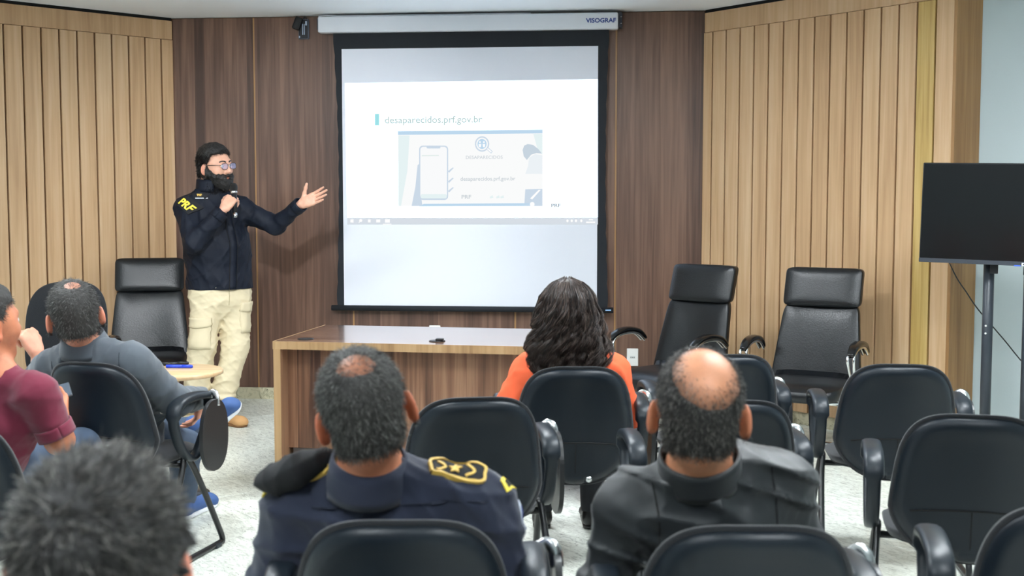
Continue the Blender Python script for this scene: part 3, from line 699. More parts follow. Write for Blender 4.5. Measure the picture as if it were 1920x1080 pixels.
def polygonise(fn, lo, hi, h, coarse=4, band=2.6):
    lo = np.asarray(lo, float); n = np.ceil((np.asarray(hi)-lo)/(h*coarse)).astype(int)+1
    ax = [lo[i]+np.arange(n[i]+1)*h*coarse for i in range(3)]
    G = np.stack(np.meshgrid(*ax, indexing='ij'), -1).reshape(-1, 3); dc = fn(G).reshape(n+1)
    fine = n*coarse+1; D = np.empty(fine, np.float32)
    idx = [np.arange(fine[i]) for i in range(3)]
    near = [np.minimum((i+coarse//2)//coarse, n[q]) for q, i in enumerate(idx)]
    D[:] = dc[np.ix_(*near)]
    msk = np.argwhere(np.abs(D) < h*coarse*band*.7)
    pts = lo+msk*h
    out = np.empty(len(pts))
    for s in range(0, len(pts), 400000): out[s:s+400000] = fn(pts[s:s+400000])
    D[tuple(msk.T)] = out
    S = D < 0
    c = S[:-1, :-1, :-1].astype(np.int8)
    for dx in (0, 1):
        for dy in (0, 1):
            for dz in (0, 1):
                if dx+dy+dz: c = c+S[dx:fine[0]-1+dx, dy:fine[1]-1+dy, dz:fine[2]-1+dz]
    cells = np.argwhere((c > 0) & (c < 8)); vid = -np.ones(np.array(fine)-1, np.int32); vid[tuple(cells.T)] = np.arange(len(cells))
    acc = np.zeros((len(cells), 3)); cnt = np.zeros(len(cells))
    corners = [(0, 0, 0), (1, 0, 0), (0, 1, 0), (1, 1, 0), (0, 0, 1), (1, 0, 1), (0, 1, 1), (1, 1, 1)]
    vals = [D[tuple((cells+q).T)] for q in corners]
    for i in range(8):
        for j in range(i+1, 8):
            d = np.array(corners[j])-corners[i]
            if np.abs(d).sum() != 1: continue
            a, b = vals[i], vals[j]; m = (a < 0) != (b < 0); t = np.where(m, a/(a-b+1e-20), 0)
            acc += np.where(m[:, None], np.array(corners[i])+t[:, None]*d, 0); cnt += m
    V = lo+(cells+acc/np.maximum(cnt, 1)[:, None])*h
    Q = []
    for axis in range(3):
        o = [1, 1, 1]; o[axis] = 0; u, v = [i for i in range(3) if i != axis]
        sl0 = [slice(1, fine[i]-1) for i in range(3)]; sl0[axis] = slice(0, fine[axis]-1); sl1 = list(sl0); sl1[axis] = slice(1, fine[axis])
        A = S[tuple(sl0)]; B = S[tuple(sl1)]; e = np.argwhere(A != B); flip = A[tuple(e.T)]
        e = e+np.array(o)
        du = np.zeros(3, int); du[u] = 1; dv = np.zeros(3, int); dv[v] = 1
        q = np.stack([vid[tuple((e-du-dv).T)], vid[tuple((e-dv).T)], vid[tuple(e.T)], vid[tuple((e-du).T)]], 1)
        if axis == 1: flip = ~flip
        q[~flip] = q[~flip][:, ::-1]; Q.append(q)
    Q = np.concatenate(Q); Q = Q[(Q >= 0).all(1)]
    return V, Q
def grad(fn, P, e=.002):
    g = np.stack([fn(P+np.eye(3)[i]*e)-fn(P-np.eye(3)[i]*e) for i in range(3)], 1)
    return g/(np.linalg.norm(g, axis=1)[:, None]+1e-9)
def ridges(seed, amp, wl, warp=1.2, n=3, stretch=None):
    r = np.random.default_rng(seed); ks = [nrm(r.normal(size=3))*(2*PI/(wl*r.uniform(.75, 1.5))) for _ in range(n)]
    w2 = [r.normal(size=3)*(.9/wl) for _ in range(n)]; ph = r.uniform(0, 6.28, (n, 2)); S = np.ones(3) if stretch is None else np.asarray(stretch, float)
    def f(P):
        P = P*S; o = 0
        for k, ww, p in zip(ks, w2, ph):
            q = P@k+p[0]+warp*np.sin(P@ww*2+p[1]); o = o+(1-np.abs(np.sin(q*.5)))**2.2
        return amp*(o/n-.3)
    return f

# skin, hair and cloth
def skin_mat(name, col, stub):
    m = mat(name, col, .45, spec=.4, bump=(240, .12)); N = m.node_tree.nodes; L = m.node_tree.links; b = N['Principled BSDF']
    b.inputs['Subsurface Weight'].default_value = .12; b.inputs['Subsurface Radius'].default_value = (.012, .005, .003)
    at = N.new('ShaderNodeAttribute'); at.attribute_name = 'stubble'; at2 = N.new('ShaderNodeAttribute'); at2.attribute_name = 'flush'
    mx = N.new('ShaderNodeMix'); mx.data_type = 'RGBA'; mx.inputs['A'].default_value = col; mx.inputs['B'].default_value = stub; L.new(at.outputs['Fac'], mx.inputs['Factor'])
    m2 = N.new('ShaderNodeMix'); m2.data_type = 'RGBA'; m2.inputs['B'].default_value = (col[0]*.92, col[1]*.52, col[2]*.46, 1); L.new(at2.outputs['Fac'], m2.inputs['Factor']); L.new(mx.outputs['Result'], m2.inputs['A'])
    n = N.new('ShaderNodeTexNoise'); n.inputs['Scale'].default_value = 28; n.inputs['Detail'].default_value = 3
    tc = N.new('ShaderNodeTexCoord'); L.new(tc.outputs['Object'], n.inputs['Vector'])
    cr = N.new('ShaderNodeValToRGB'); cr.color_ramp.elements[0].color = (.86, .82, .8, 1); cr.color_ramp.elements[0].position = .3; cr.color_ramp.elements[1].color = (1.05, 1.02, 1, 1); cr.color_ramp.elements[1].position = .7
    L.new(n.outputs['Fac'], cr.inputs['Fac'])
    m3 = N.new('ShaderNodeMix'); m3.data_type = 'RGBA'; m3.blend_type = 'MULTIPLY'; m3.inputs['Factor'].default_value = 1; L.new(m2.outputs['Result'], m3.inputs['A']); L.new(cr.outputs['Color'], m3.inputs['B'])
    L.new(m3.outputs['Result'], b.inputs['Base Color']); return m
def hair_mat(name, cols, rough=.38):
    m = bpy.data.materials.new(name); m.use_nodes = True; N = m.node_tree.nodes; L = m.node_tree.links; b = N['Principled BSDF']
    b.inputs['Roughness'].default_value = rough; b.inputs['Specular IOR Level'].default_value = .55
    g = N.new('ShaderNodeNewGeometry'); cr = N.new('ShaderNodeValToRGB'); e = cr.color_ramp.elements
    e[0].position = 0; e[0].color = cols[0]; e[1].position = 1; e[1].color = cols[-1]
    for i, c_ in enumerate(cols[1:-1]): x = e.new((i+1)/(len(cols)-1)); x.color = c_
    L.new(g.outputs['Random Per Island'], cr.inputs['Fac']); L.new(cr.outputs['Color'], b.inputs['Base Color']); return m

# head, modelled at the origin: x right, y forward (face), z up; the centre lies between the ears
def head_prims(s=1., ear_out=1., jaw=1., neck_to=None):
    S = lambda *v: np.array(v)*s
    P = [ell(S(0, -.014, .040), S(.0765, .098, .088)),
         ell(S(0, .030, .0), S(.066, .066, .085), k=.03*s),
         econe(S(0, .030, .0), S(0, .050, -.075), S(.064, .060), S(.044*jaw, .044), (1, 0, 0), k=.03*s),
         ell(S(0, .074, -.094), S(.022, .018, .016), k=.025*s),
         ell(S(0, -.055, -.035), S(.052, .042, .05), k=.04*s),
         cone(S(-.032, .080, .034), S(.032, .080, .034), .013*s, .013*s, k=.018*s)]
    for sx in (-1, 1):
        P.append(ell(S(.040*sx, .062, -.020), S(.026, .026, .026), k=.022*s))
        P.append(sub(ell(S(.031*sx, .106, .010), S(.017, .017, .012), k=.014*s)))
    P += [cone(S(0, .090, .022), S(0, .112, -.018), .008*s, .013*s, k=.012*s), ell(S(0, .100, -.026), S(.018, .014, .010), k=.008*s),
          ell(S(0, .091, -.053), S(.023, .011, .0065), k=.006*s), ell(S(0, .089, -.065), S(.020, .011, .007), k=.006*s)]
    for sx in (-1, 1):
        a = .42*ear_out*sx; R = Matrix.Rotation(a, 3, 'Z') @ Matrix.Rotation(-.12, 3, 'X')
        R = np.array(R)
        c = S((.077+.009*ear_out)*sx, -.010, -.008)
        P.append(ell(c, S(.0085, .019, .0335), R, k=.010*s))
        P.append(ell(c+S(-.001*sx, .004, -.024), S(.008, .011, .012), R, k=.008*s))
        P.append(sub(ell(c+S(.0085*sx, .002, .004), S(.006, .011, .021), R, k=.006*s)))
    return P
def place_prims(prims, M):
    """rigid move of prims by a 4x4 matrix"""
    M = np.array(M, float); R = M[:3, :3]; T = M[:3, 3]; out = []
    for p in prims:
        neg = p[0] == '-'; f, lo, hi, k = p[1:] if neg else p
        g = (lambda f: lambda P: f((P-T)@R))(f)
        c = (lo+hi)/2; rad = np.linalg.norm(hi-lo)/2; cw = R@c+T; q = (g, cw-rad, cw+rad, k); out.append(sub(q) if neg else q)
    return out
def head_matrix(c, yaw, pitch=0, roll=0):
    """yaw 0 looks along +y; positive yaw turns left; pitch>0 tips the head back; roll>0 leans to its right"""
    return np.array(Matrix.Translation(Vector(c)) @ Matrix.Rotation(math.radians(yaw), 4, 'Z') @ Matrix.Rotation(math.radians(pitch), 4, 'X') @ Matrix.Rotation(math.radians(roll), 4, 'Y'))
def hand_prims(wrist, u, n, thumb, curl=(.25, .25, .25, .25), s=1., thumb_out=.8, spread=.06, thumb_curl=.2):
    """u: towards the fingers, n: out of the palm, thumb: the side of the thumb"""
    u = nrm(u); n = nrm(n-u*(np.dot(n, u))); t = nrm(np.cross(n, u)); t = t if np.dot(t, thumb) > 0 else -t
    wrist = np.asarray(wrist, float); P = []
    kn = [wrist+u*.088*s+t*.030*s, wrist+u*.092*s+t*.010*s, wrist+u*.087*s-t*.010*s, wrist+u*.078*s-t*.028*s]
    for i, k_ in enumerate(kn): P.append(cone(wrist+u*.012*s+t*(.016-.011*i)*s, k_, .0165*s, .0115*s, k=.012*s))
    P.append(ell(wrist+u*.045*s+n*.006*s, np.array([.030, .030, .016])*s, np.stack([u, t, n], 1), k=.015*s))
    ln = [(.040, .025, .022), (.045, .028, .023), (.041, .026, .022), (.032, .020, .019)]; rr = [.0092, .0096, .0090, .0080]
    for i in range(4):
        p = kn[i]; d = nrm(u+t*spread*(1.5-i)); ang = 0
        for j in range(3):
            ang += curl[i]*(1.0 if j < 2 else .7); dd = d*math.cos(ang)+n*math.sin(ang); q = p+dd*ln[i][j]*s
            P.append(cone(p, q, rr[i]*(1-.08*j)*s, rr[i]*(.92-.10*j)*s, k=.004*s)); p = q
    p = wrist+u*.022*s+t*.020*s; d = nrm(t*thumb_out+u*.75+n*.25)
    for j, (l_, r0, r1) in enumerate(((.042, .0155, .0115), (.032, .0108, .0098), (.026, .0098, .0082))):
        q = p+d*l_*s; P.append(cone(p, q, r0*s, r1*s, k=.008*s)); p = q; d = nrm(d+u*thumb_curl+n*thumb_curl*.8)
    return P

def strands(name, roots, nors, dirs, length, steps, rad, m, parent, fn=None, off=.002, gravity=0., curl=0., seed=1, wave=0., wl=.06):
    r = np.random.default_rng(seed); n = len(roots); L_ = np.broadcast_to(length, n); st = L_/steps; P = roots.copy(); pts = [P.copy()]; d = dirs.copy()
    side = np.cross(d, nors); side /= np.linalg.norm(side, axis=1)[:, None]+1e-9; ph = r.uniform(0, 6.28, n); cl = r.normal(size=(n, 3))*curl
    for k in range(steps):
        d = d+np.array([0, 0, -1])*gravity+cl+r.normal(size=(n, 3))*curl*.5; d /= np.linalg.norm(d, axis=1)[:, None]
        q = P+d*st[:, None]
        if fn is not None:
            dd = fn(q); bad = dd < off
            if bad.any():
                g = grad(fn, q[bad]); q[bad] += g*(off-dd[bad])[:, None]; d[bad] = nrm_rows(q[bad]-P[bad])
        P = q; a = (k+1)*st*2*PI/wl+ph
        pts.append(P+side*(wave*np.sin(a)*min(1, (k+1)/4))[:, None]+nors*(wave*.7*np.cos(a)*min(1, (k+1)/4))[:, None] if wave else P.copy())
    return tubes(name, np.stack(pts, 1), rad, m, parent, seed)
def tubes(name, A, rad, m, parent, seed=1):
    """many thin tapering tubes: A is (strand, point, xyz)"""
    r = np.random.default_rng(seed); n, K = A.shape[:2]
    T = np.gradient(A, axis=1); T /= np.linalg.norm(T, axis=2)[:, :, None]+1e-9
    ref = r.normal(size=(n, 1, 3)); S = np.cross(T, ref); S /= np.linalg.norm(S, axis=2)[:, :, None]+1e-9; U = np.cross(T, S)
    tp = np.linspace(1, .25, K)**.7; V = []
    for q in range(3):
        a = q*2*PI/3; V.append(A+(S*math.cos(a)+U*math.sin(a))*(rad*tp)[None, :, None])
    V = np.stack(V, 2).reshape(-1, 3)
    b = (np.arange(n)*K*3)[:, None, None]+(np.arange(K-1)*3)[None, :, None]; q = np.arange(3)[None, None, :]; q2 = (q+1) % 3
    Q = np.stack([b+q, b+q2, b+3+q2, b+3+q], -1).reshape(-1, 4)
    o = npmesh(name, V, Q, m, parent, True); o['kind'] = 'stuff'; return o
def nrm_rows(v): return v/(np.linalg.norm(v, axis=1)[:, None]+1e-9)

class Person:
    def __init__(s, loc, label):
        s.root = empty('person', loc); tag(s.root, label, 'person'); s.o = np.array(loc, float); s.o[2] = 0; s.root.location = s.o
    def mesh(s, name, fn, lo, hi, h, m, parent=None):
        V, Q = polygonise(fn, lo, hi, h); o = npmesh(name, V-s.o, Q, m, s.root if parent is None else parent); return o, V
    def solid(s, name, prims, h, m, disp=None, cuts=(), parent=None, pad=.03):
        def fn(P):
            d = field(prims, P)
            if disp is not None: d = d-disp(P)
            for a, b in cuts: d = np.maximum(d, (P-np.asarray(a))@nrm(b))       # keeps the side against b
            return d
        lo, hi = bounds(prims, pad); o, V = s.mesh(name, fn, lo, hi, h, m, parent); return o, fn, V
    def body(s, prims, h, m, M, hs, stub=None, flush=True):
        """the one continuous skin surface; stub(local)->0..1 darkens the scalp where hair grows"""
        fn = lambda P: field(prims, P)
        lo, hi = bounds(prims, .02); o, V = s.mesh('body', fn, lo, hi, h, m)
        L_ = (V-M[:3, 3])@M[:3, :3]/hs
        st = (stub(L_) if stub is not None else np.zeros(len(V)))*(np.linalg.norm(L_, axis=1) < .17); a = o.data.attributes.new('stubble', 'FLOAT', 'POINT'); a.data.foreach_set('value', st.astype(np.float32))
        ear = np.clip((np.abs(L_[:, 0])-.080)/.012, 0, 1)*(np.abs(L_[:, 2]) < .06)*(np.linalg.norm(L_, axis=1) < .15)
        lip = np.exp(-((L_[:, 0]/.022)**4+((L_[:, 2]+.059)/.011)**4))*(L_[:, 1] > .085)
        fl_ = np.clip(.5*ear+.7*lip, 0, 1) if flush else ear*0; a = o.data.attributes.new('flush', 'FLOAT', 'POINT'); a.data.foreach_set('value', fl_.astype(np.float32))
        s.skin = V; s.skinL = L_; s.bodyfn = fn; return o
    def eyes(s, M, hs, h=None):
        white = MATS.get('eye white') or mat('eye white', lin(228, 224, 220), .25); dark = MATS.get('eye iris') or mat('eye iris', lin(34, 22, 16), .2)
        for sx in (-1, 1):
            c = np.array([.031*sx, .0845, .011])*hs; e = lathe('eye', [(.0125*hs*math.sin(a), -.0125*hs*math.cos(a)) for a in np.linspace(.01, PI-.01, 10)], white, s.root, 14)
            e.matrix_local = Matrix.Translation(Vector(M[:3, 3]-s.o)) @ Matrix(M[:3, :3]).to_4x4() @ Matrix.Translation(Vector(c)) @ Matrix.Rotation(-PI/2, 4, 'X')
            i = lathe('iris', [(.0058*hs*q, (.01262-.0022*q*q)*hs) for q in (1, .8, .5, .01)], dark, e, 12)
    def cap(s, mask, thick, h, m, M, hs, hp, disp=None, name='hair'):
        def fn(P):
            L_ = (P-M[:3, 3])@M[:3, :3]/hs; d = field(hp, P); w_ = mask(L_); t = -.006+w_*(thick+.006)
            if disp is not None: t = t+disp(P)*w_
            return d-t
        lo, hi = bounds(hp, .03+thick); o, V = s.mesh(name, fn, lo, hi, h, m); return o, fn
    def short_hair(s, mask, n, length, rad, m, M, hs, parent, lift=.35, seed=3, steps=3, curl=.12, thick=.0, whorl=(0, -.07, .12), fn=None, keep=None):
        r = np.random.default_rng(seed); w_ = mask(s.skinL)*(np.linalg.norm(s.skinL, axis=1) < .16); w_ = np.where(w_ > .08, w_, 0); pr = w_/w_.sum()
        i = r.choice(len(w_), n, p=pr); root = s.skin[i]+r.normal(size=(n, 3))*.003
        g = grad(s.bodyfn, root); R = M[:3, :3]; v = root-(M[:3, 3]+R@(np.array(whorl)*hs)); v = v-g*(v*g).sum(1)[:, None]; v = nrm_rows(v)+r.normal(size=(n, 3))*.25
        d = nrm_rows(v+g*lift+np.array([0, 0, -.15])); root = root+g*thick
        L_ = length*(.45+.55*w_[i])*r.uniform(.7, 1.15, n)
        return strands('hair_strands', root-s.o, g, d, L_, steps, rad, m, parent, None, curl=curl, seed=seed)
def seg_band(name, c, ax, side, r, z0, z1, m, parent, o, flare=0., thick=.004, a0=0., a1=2*PI, n=40, dip=0., rings=5):
    """upright cloth band (collar) round an axis: r=(along side, across)"""
    ax = nrm(ax); sd = nrm(np.asarray(side, float)-ax*np.dot(side, ax)); fw = np.cross(ax, sd); V = []; F = []
    for layer in (0, 1):
        for i in range(rings):
            q = i/(rings-1); z = z0+(z1-z0)*q
            for k in range(n+1):
                a = a0+(a1-a0)*k/n; f = 1+flare*q; th = thick*(layer-.5)
                p = np.asarray(c)+ax*(z+dip*math.sin(a)*q)+sd*math.cos(a)*(r[0]*f+th)+fw*math.sin(a)*(r[1]*f+th); V.append(p-o)
    N1 = n+1; B = rings*N1
    for i in range(rings-1):
        for k in range(n):
            q = i*N1+k; F.append((q, q+N1, q+N1+1, q+1)); F.append((B+q, B+q+1, B+q+N1+1, B+q+N1))
    for k in range(n):
        q = (rings-1)*N1+k; F.append((q, B+q, B+q+1, q+1)); F.append((k, k+1, B+k+1, B+k))
    for i in range(rings-1):
        q = i*N1; F.append((q, B+q, B+q+N1, q+N1)); q += n; F.append((q, q+N1, B+q+N1, B+q))
    return pyd(name, V, F, m, parent, True)
def cling(V2, F, org, u, v, fn, off, o, name, m, parent, thick=.0015, smooth=False, out=.12):
    """lay a flat drawing (2-D points) onto a cloth surface: march inwards until the cloth is met"""
    u = nrm(u); v = nrm(v-u*np.dot(u, v)); n = np.cross(u, v); V2 = np.asarray(V2, float)
    P = np.asarray(org)+V2[:, :1]*u+V2[:, 1:2]*v+n*out
    P0 = P.copy()
    for _ in range(40):
        d = fn(P)-off; P = P-n*np.clip(d*.8, -.02, .05)[:, None]*(np.abs((P-P0)@n) < out+.10)[:, None]
    for _ in range(4):
        d = fn(P)-off; bad = np.abs(d) > .004
        if bad.any(): P[bad] -= grad(fn, P[bad])*d[bad][:, None]
    g = nrm_rows(grad(fn, P)*.5+n); k = len(P); Vv = np.concatenate([P-o, P-g*(thick+off)-o])
    E = {}
    for f in F:
        for a, b in zip(f, f[1:]+f[:1]): E[(a, b)] = E.get((a, b), 0)+1
    FF = [tuple(f) for f in F]+[tuple(i+k for i in f[::-1]) for f in F]+[(a, a+k, b+k, b) for (a, b) in E if (b, a) not in E]
    return pyd(name, Vv, FF, m, parent, smooth)
def grid2(w_, h_, nx=10, ny=10, shape=None):
    V = []; F = []
    for j in range(ny+1):
        for i in range(nx+1):
            x, y = (i/nx-.5)*w_, (j/ny-.5)*h_
            if shape: x, y = shape(x, y)
            V.append((x, y))
    for j in range(ny):
        for i in range(nx): q = j*(nx+1)+i; F.append((q, q+1, q+nx+2, q+nx+1))
    return V, F
def line2(pts, wd):
    V = []; F = []; P = np.asarray(pts, float); T = np.gradient(P, axis=0); T /= np.linalg.norm(T, axis=1)[:, None]+1e-9; N_ = np.stack([-T[:, 1], T[:, 0]], 1)
    for p, q in zip(P, N_): V += [p+q*wd/2, p-q*wd/2]
    for i in range(len(P)-1): F.append((2*i, 2*i+1, 2*i+3, 2*i+2))
    return np.array(V), F
def star2(r0, r1, n=5):
    V = [(0, 0)]+[((r0 if i % 2 == 0 else r1)*math.sin(i*PI/n), (r0 if i % 2 == 0 else r1)*math.cos(i*PI/n)) for i in range(2*n)]
    return V, [(0, 1+(i+1) % (2*n), 1+i) for i in range(2*n)]
sstep = lambda x, a, b: (lambda t: t*t*(3-2*t))(np.clip((x-a)/(b-a), 0, 1))
# usual hairline of a man, in head-local coordinates: above ears and nape, off the face
def hairline(L_, fade=.012, nape=-.055, front=.065, top=.062):
    x, y, z = L_.T; zl = np.where(y < -.02, nape+.0*y, np.where(y < .035, nape+(y+.02)/.055*(top-nape), top+(y-.035)*.2))
    ear = 1-sstep(.034-np.hypot(y+.008, (z+.006)*.8), 0, .012)*(np.abs(x) > .06)
    return sstep(z-zl, -fade, fade)*(1-sstep(y, front, front+.02)*(1-sstep(z, .10, .12)*0))*ear*(z < .2)

# ------------------------------------------------------------------ people
navy_cloth = mat('navy uniform cloth', lin(25, 33, 54), .85, bump=(500, .12), sheen=.2, var=.12)
navy_jacket = mat('dark navy field jacket', lin(13, 20, 34), .62, spec=.25, bump=(420, .15), var=.1)
black_cloth = mat('black stretch jacket', lin(18, 24, 28), .52, bump=(600, .08), sheen=.15)
grey_suit = mat('grey suit cloth', lin(78, 85, 93), .85, bump=(700, .12), sheen=.25, var=.06)
maroon_cloth = mat('maroon cotton', lin(112, 30, 54), .9, bump=(500, .15), sheen=.2, var=.08)
orange_cloth = mat('orange cotton', lin(246, 104, 62), .85, bump=(500, .12), var=.05)
khaki = mat('khaki ripstop', lin(214, 200, 168), .85, bump=(450, .15), var=.06)
denim = mat('blue denim', lin(66, 80, 100), .9, bump=(500, .2), var=.2)
dark_trouser = mat('dark trouser cloth', lin(32, 34, 40), .85, bump=(450, .1))
tan_boot = mat('tan suede', lin(196, 150, 100), .85, bump=(300, .2)); sole_w = mat('white rubber', lin(225, 228, 232), .5); blue_shoe = mat('blue canvas', lin(56, 86, 138), .7)
black_shoe = mat('black shoe leather', lin(20, 19, 19), .35)
gold = mat('gold embroidery', lin(214, 176, 84), .45, bump=(700, .3)); gold_p = mat('yellow print', lin(236, 210, 70), .6)
black_felt = mat('black felt', lin(16, 17, 20), .85, bump=(300, .2))
sk1 = skin_mat('olive skin', lin(222, 172, 148), lin(44, 36, 32)); sk2 = skin_mat('tanned skin', lin(196, 128, 96), lin(52, 46, 42))
sk3 = skin_mat('warm skin', lin(208, 146, 112), lin(40, 36, 34)); sk4 = skin_mat('fair skin', lin(220, 158, 132), lin(60, 52, 48))
h_black = hair_mat('black hair', [lin(12, 11, 12), lin(22, 20, 20), lin(34, 30, 29)])
h_grey = hair_mat('greying hair', [lin(24, 23, 22), lin(40, 38, 36), lin(66, 64, 60), lin(132, 132, 128)], .45)
h_dark = hair_mat('dark hair with grey', [lin(18, 16, 15), lin(30, 27, 25), lin(56, 51, 47), lin(128, 124, 118)], .40)
h_brown = hair_mat('dark brown wavy hair', [lin(20, 14, 14), lin(36, 26, 24), lin(60, 46, 41), lin(104, 86, 76)], .34)
h_cap = mat('hair base', lin(26, 24, 23), .6, bump=(160, .5)); h_capg = mat('grey hair base', lin(46, 44, 42), .6, bump=(160, .5)); h_capb = mat('brown hair base', lin(22, 16, 15), .5, bump=(140, .5))
UP = np.array([0, 0, 1.])

def torso(nb, sl, sr, pv, w=1., dp=1., grow=0.):
    """trunk from pelvis to shoulders; radii in metres"""
    side = nrm(sr-sl); mid = (sl+sr)/2; hw = np.linalg.norm(sr-sl)/2; q = lambda t: mid+(pv-mid)*t; g = grow
    return [econe(q(1), q(.55), (.175*w+g, .125*dp+g), (.170*w+g, .120*dp+g), side), econe(q(.55), q(.14), (.170*w+g, .120*dp+g), (hw*.93+g, .112*dp+g), side, k=.05),
            econe(q(.14), q(-.02), (hw*.93+g, .112*dp+g), (hw*.80+g, .080+g), side, k=.05),
            cone(nb-UP*.025, sl+UP*.005, .058+g, .056+g, k=.05), cone(nb-UP*.025, sr+UP*.005, .058+g, .056+g, k=.05)]
def arm(s_, e_, w_, g=0., r=1., stop=1.):
    e_ = np.asarray(e_); w2 = e_+(np.asarray(w_)-e_)*stop
    return [cone(s_, e_, .060*r+g, .046*r+g, k=.04), cone(e_, w2, .047*r+g, (.034+(1-stop)*.008)*r+g, k=.03)]
def legs(hip, knee, ank, g=0., r=1.): return [cone(hip, knee, .088*r+g, .066*r+g, k=.05), cone(knee, ank, .064*r+g, .046*r+g, k=.03)]
def shoe(p, heel, toe, upper, sole, h=.006, name='shoe', up=UP):
    heel, toe = np.asarray(heel, float), np.asarray(toe, float); u = nrm(toe-heel); L_ = np.linalg.norm(toe-heel)
    P = [cone(heel+up*.045+u*.03, toe+up*.032-u*.045, .036, .036, k=.02), cone(heel+up*.05+u*.03, heel+up*.10+u*.04, .040, .040, k=.03), ell(toe+up*.030-u*.035, (.045, .045, .028), k=.03)]
    o, f, _ = p.solid(name, P, h, upper, cuts=[(heel+up*.012, -up)])
    P2 = [cone(heel+u*.035+up*.012, toe-u*.040+up*.012, .040, .044, k=.01)]
    p.solid('sole', P2, h, sole, cuts=[(heel+up*.020, up), (heel, -up)], parent=o)
    return o
def put(o, p, rel=True): return o

# ---- the officer: navy uniform, gold shoulder boards
p = Person((W(735, 900, 2.65)[0], 2.68, 0), 'person in navy uniform with gold-edged shoulder boards, seen from behind, head tilted')
hs = 1.09; M = head_matrix(W(685, 772, 2.56), 8, 9, -14); hp = place_prims(head_prims(hs, 1.25), M)
nb = W(692, 872, 2.60); sl = W(548, 950, 2.64); sr = W(900, 942, 2.64); pv = np.array([W(735, 900, 2.7)[0], 2.76, .50])
el, er = W(508, 1120, 2.66), W(968, 1110, 2.66); wl, wr = el+[.06, .22, .0], er+[-.06, .22, .0]
neck = [cone((M@[0, -.032, -.03, 1])[:3], nb-UP*.03, .060, .066, k=.03)]
bp_ = hp+neck+torso(nb, sl, sr, pv, grow=-.015)+arm(sl, el, wl, -.008)+arm(sr, er, wr, -.008)+hand_prims(wl, [.1, 1, -.1], [0, 0, -1], [1, 0, 0], (.3,)*4)+hand_prims(wr, [-.1, 1, -.1], [0, 0, -1], [-1, 0, 0], (.3,)*4)
def msk(L_):
    x, y, z = L_.T; b = 1-sstep(np.sqrt(((x-.012)/1.35)**2+((y+.062)/1.0)**2+((z-.118)/.9)**2), -.005, .066)
    return hairline(L_, nape=-.062)*(1-.70*b)
p.body(bp_, .0048, sk2, M, hs, lambda L_: .85*msk(L_)); p.eyes(M, hs)
cp, _ = p.cap(lambda L_: sstep(msk(L_), .25, 1.), .005, .0045, h_capg, M, hs, hp, ridges(5, .004, .02))
p.short_hair(msk, 12000, .012, .0006, h_grey, M, hs, cp, lift=.20, steps=3, thick=.003, seed=4)
sp = torso(nb, sl, sr, pv, 1.06, 1.04)+arm(sl, el, wl, .006, 1.08, .95)+arm(sr, er, wr, .006, 1.08, .95)
rg, rg2 = ridges(3, .030, .15, 1.9, 4), ridges(8, .010, .06, 1.4, 3)
shirt, fs, _ = p.solid('shirt', sp, .0065, navy_cloth, lambda P: rg(P)+rg2(P))
nx_ = nrm((M@[0, -.03, -.03, 1])[:3]-nb+UP*.06)
seg_band('collar', nb-UP*.020, nx_, (1, 0, 0), (.083, .078), -.012, .046, navy_cloth, p.root, p.o, flare=-.08, thick=.007, a0=-PI*1.5+.35, a1=PI/2-.35)
seg_band('collar_fold', nb-UP*.020, nx_, (1, 0, 0), (.098, .094), -.028, .044, navy_cloth, p.root, p.o, flare=-.20, thick=.006, a0=-PI*1.5+.5, a1=PI/2-.5)
V2, F2 = line2([(x, .006*math.sin(x*9)) for x in np.linspace(-.19, .19, 30)], .004)
cling(V2, F2, W(740, 962, 2.45), (1, 0, .0), (0, .1, 1), fs, .0015, p.o, 'yoke_seam', mat('navy seam', lin(22, 28, 44), .9), shirt)
def board(c, u, v, star=True):
    V2, F2 = grid2(.118, .058, 12, 8, lambda x, y: (x, y*(1-.25*max(0, x/.059)**3)))
    b = cling(V2, F2, c, u, v, fs, .007, p.o, 'shoulder_board', black_felt, shirt, .006, True)
    outl = [(-.056, -.026), (.045, -.026), (.057, 0), (.045, .026), (-.056, .026), (-.056, -.026)]
    V2, F2 = line2(catmull(outl, 8), .0065); cling(V2, F2, c, u, v, fs, .0095, p.o, 'gold_trim', gold, b, .002)
    for x in (-.035, .028): 
        V2, F2 = line2(catmull([(x-.012, -.018), (x+.006, 0), (x-.012, .018)], 6), .006); cling(V2, F2, c, u, v, fs, .0095, p.o, 'gold_chevron', gold, b, .002)
    V2, F2 = star2(.0155, .007); V2 = [(x-.008, y) for x, y in V2]; cling(V2, F2, c, u, v, fs, .0100, p.o, 'gold_star', gold, b, .002)
nB = nrm(np.array([.22, -.50, .80])); uB = nrm(np.array([.90, .06, -.22])); board(W(862, 874, 2.60), uB, np.cross(nB, uB))
nB = nrm(np.array([-.22, -.50, .80])); uB = nrm(np.array([-.90, .06, -.22])); board(W(578, 866, 2.60), uB, np.cross(nB, uB))
# black padded cloth folded over the left shoulder board
pc = W(572, 874, 2.60); u = nrm(np.array([-.9, -.1, -.34]))
p.solid('folded_beret', [ell(pc+u*.03, (.072, .045, .034), np.stack([u, np.cross(UP, u), np.cross(u, np.cross(UP, u))], 1)), ell(pc+u*.072-UP*.006, (.04, .036, .024), k=.03), cone(pc-u*.05+UP*.0, pc+u*.02+[0, -.03, .0], .02, .03, k=.03)], .005, black_felt, ridges(4, .014, .07, 1.2, 3))
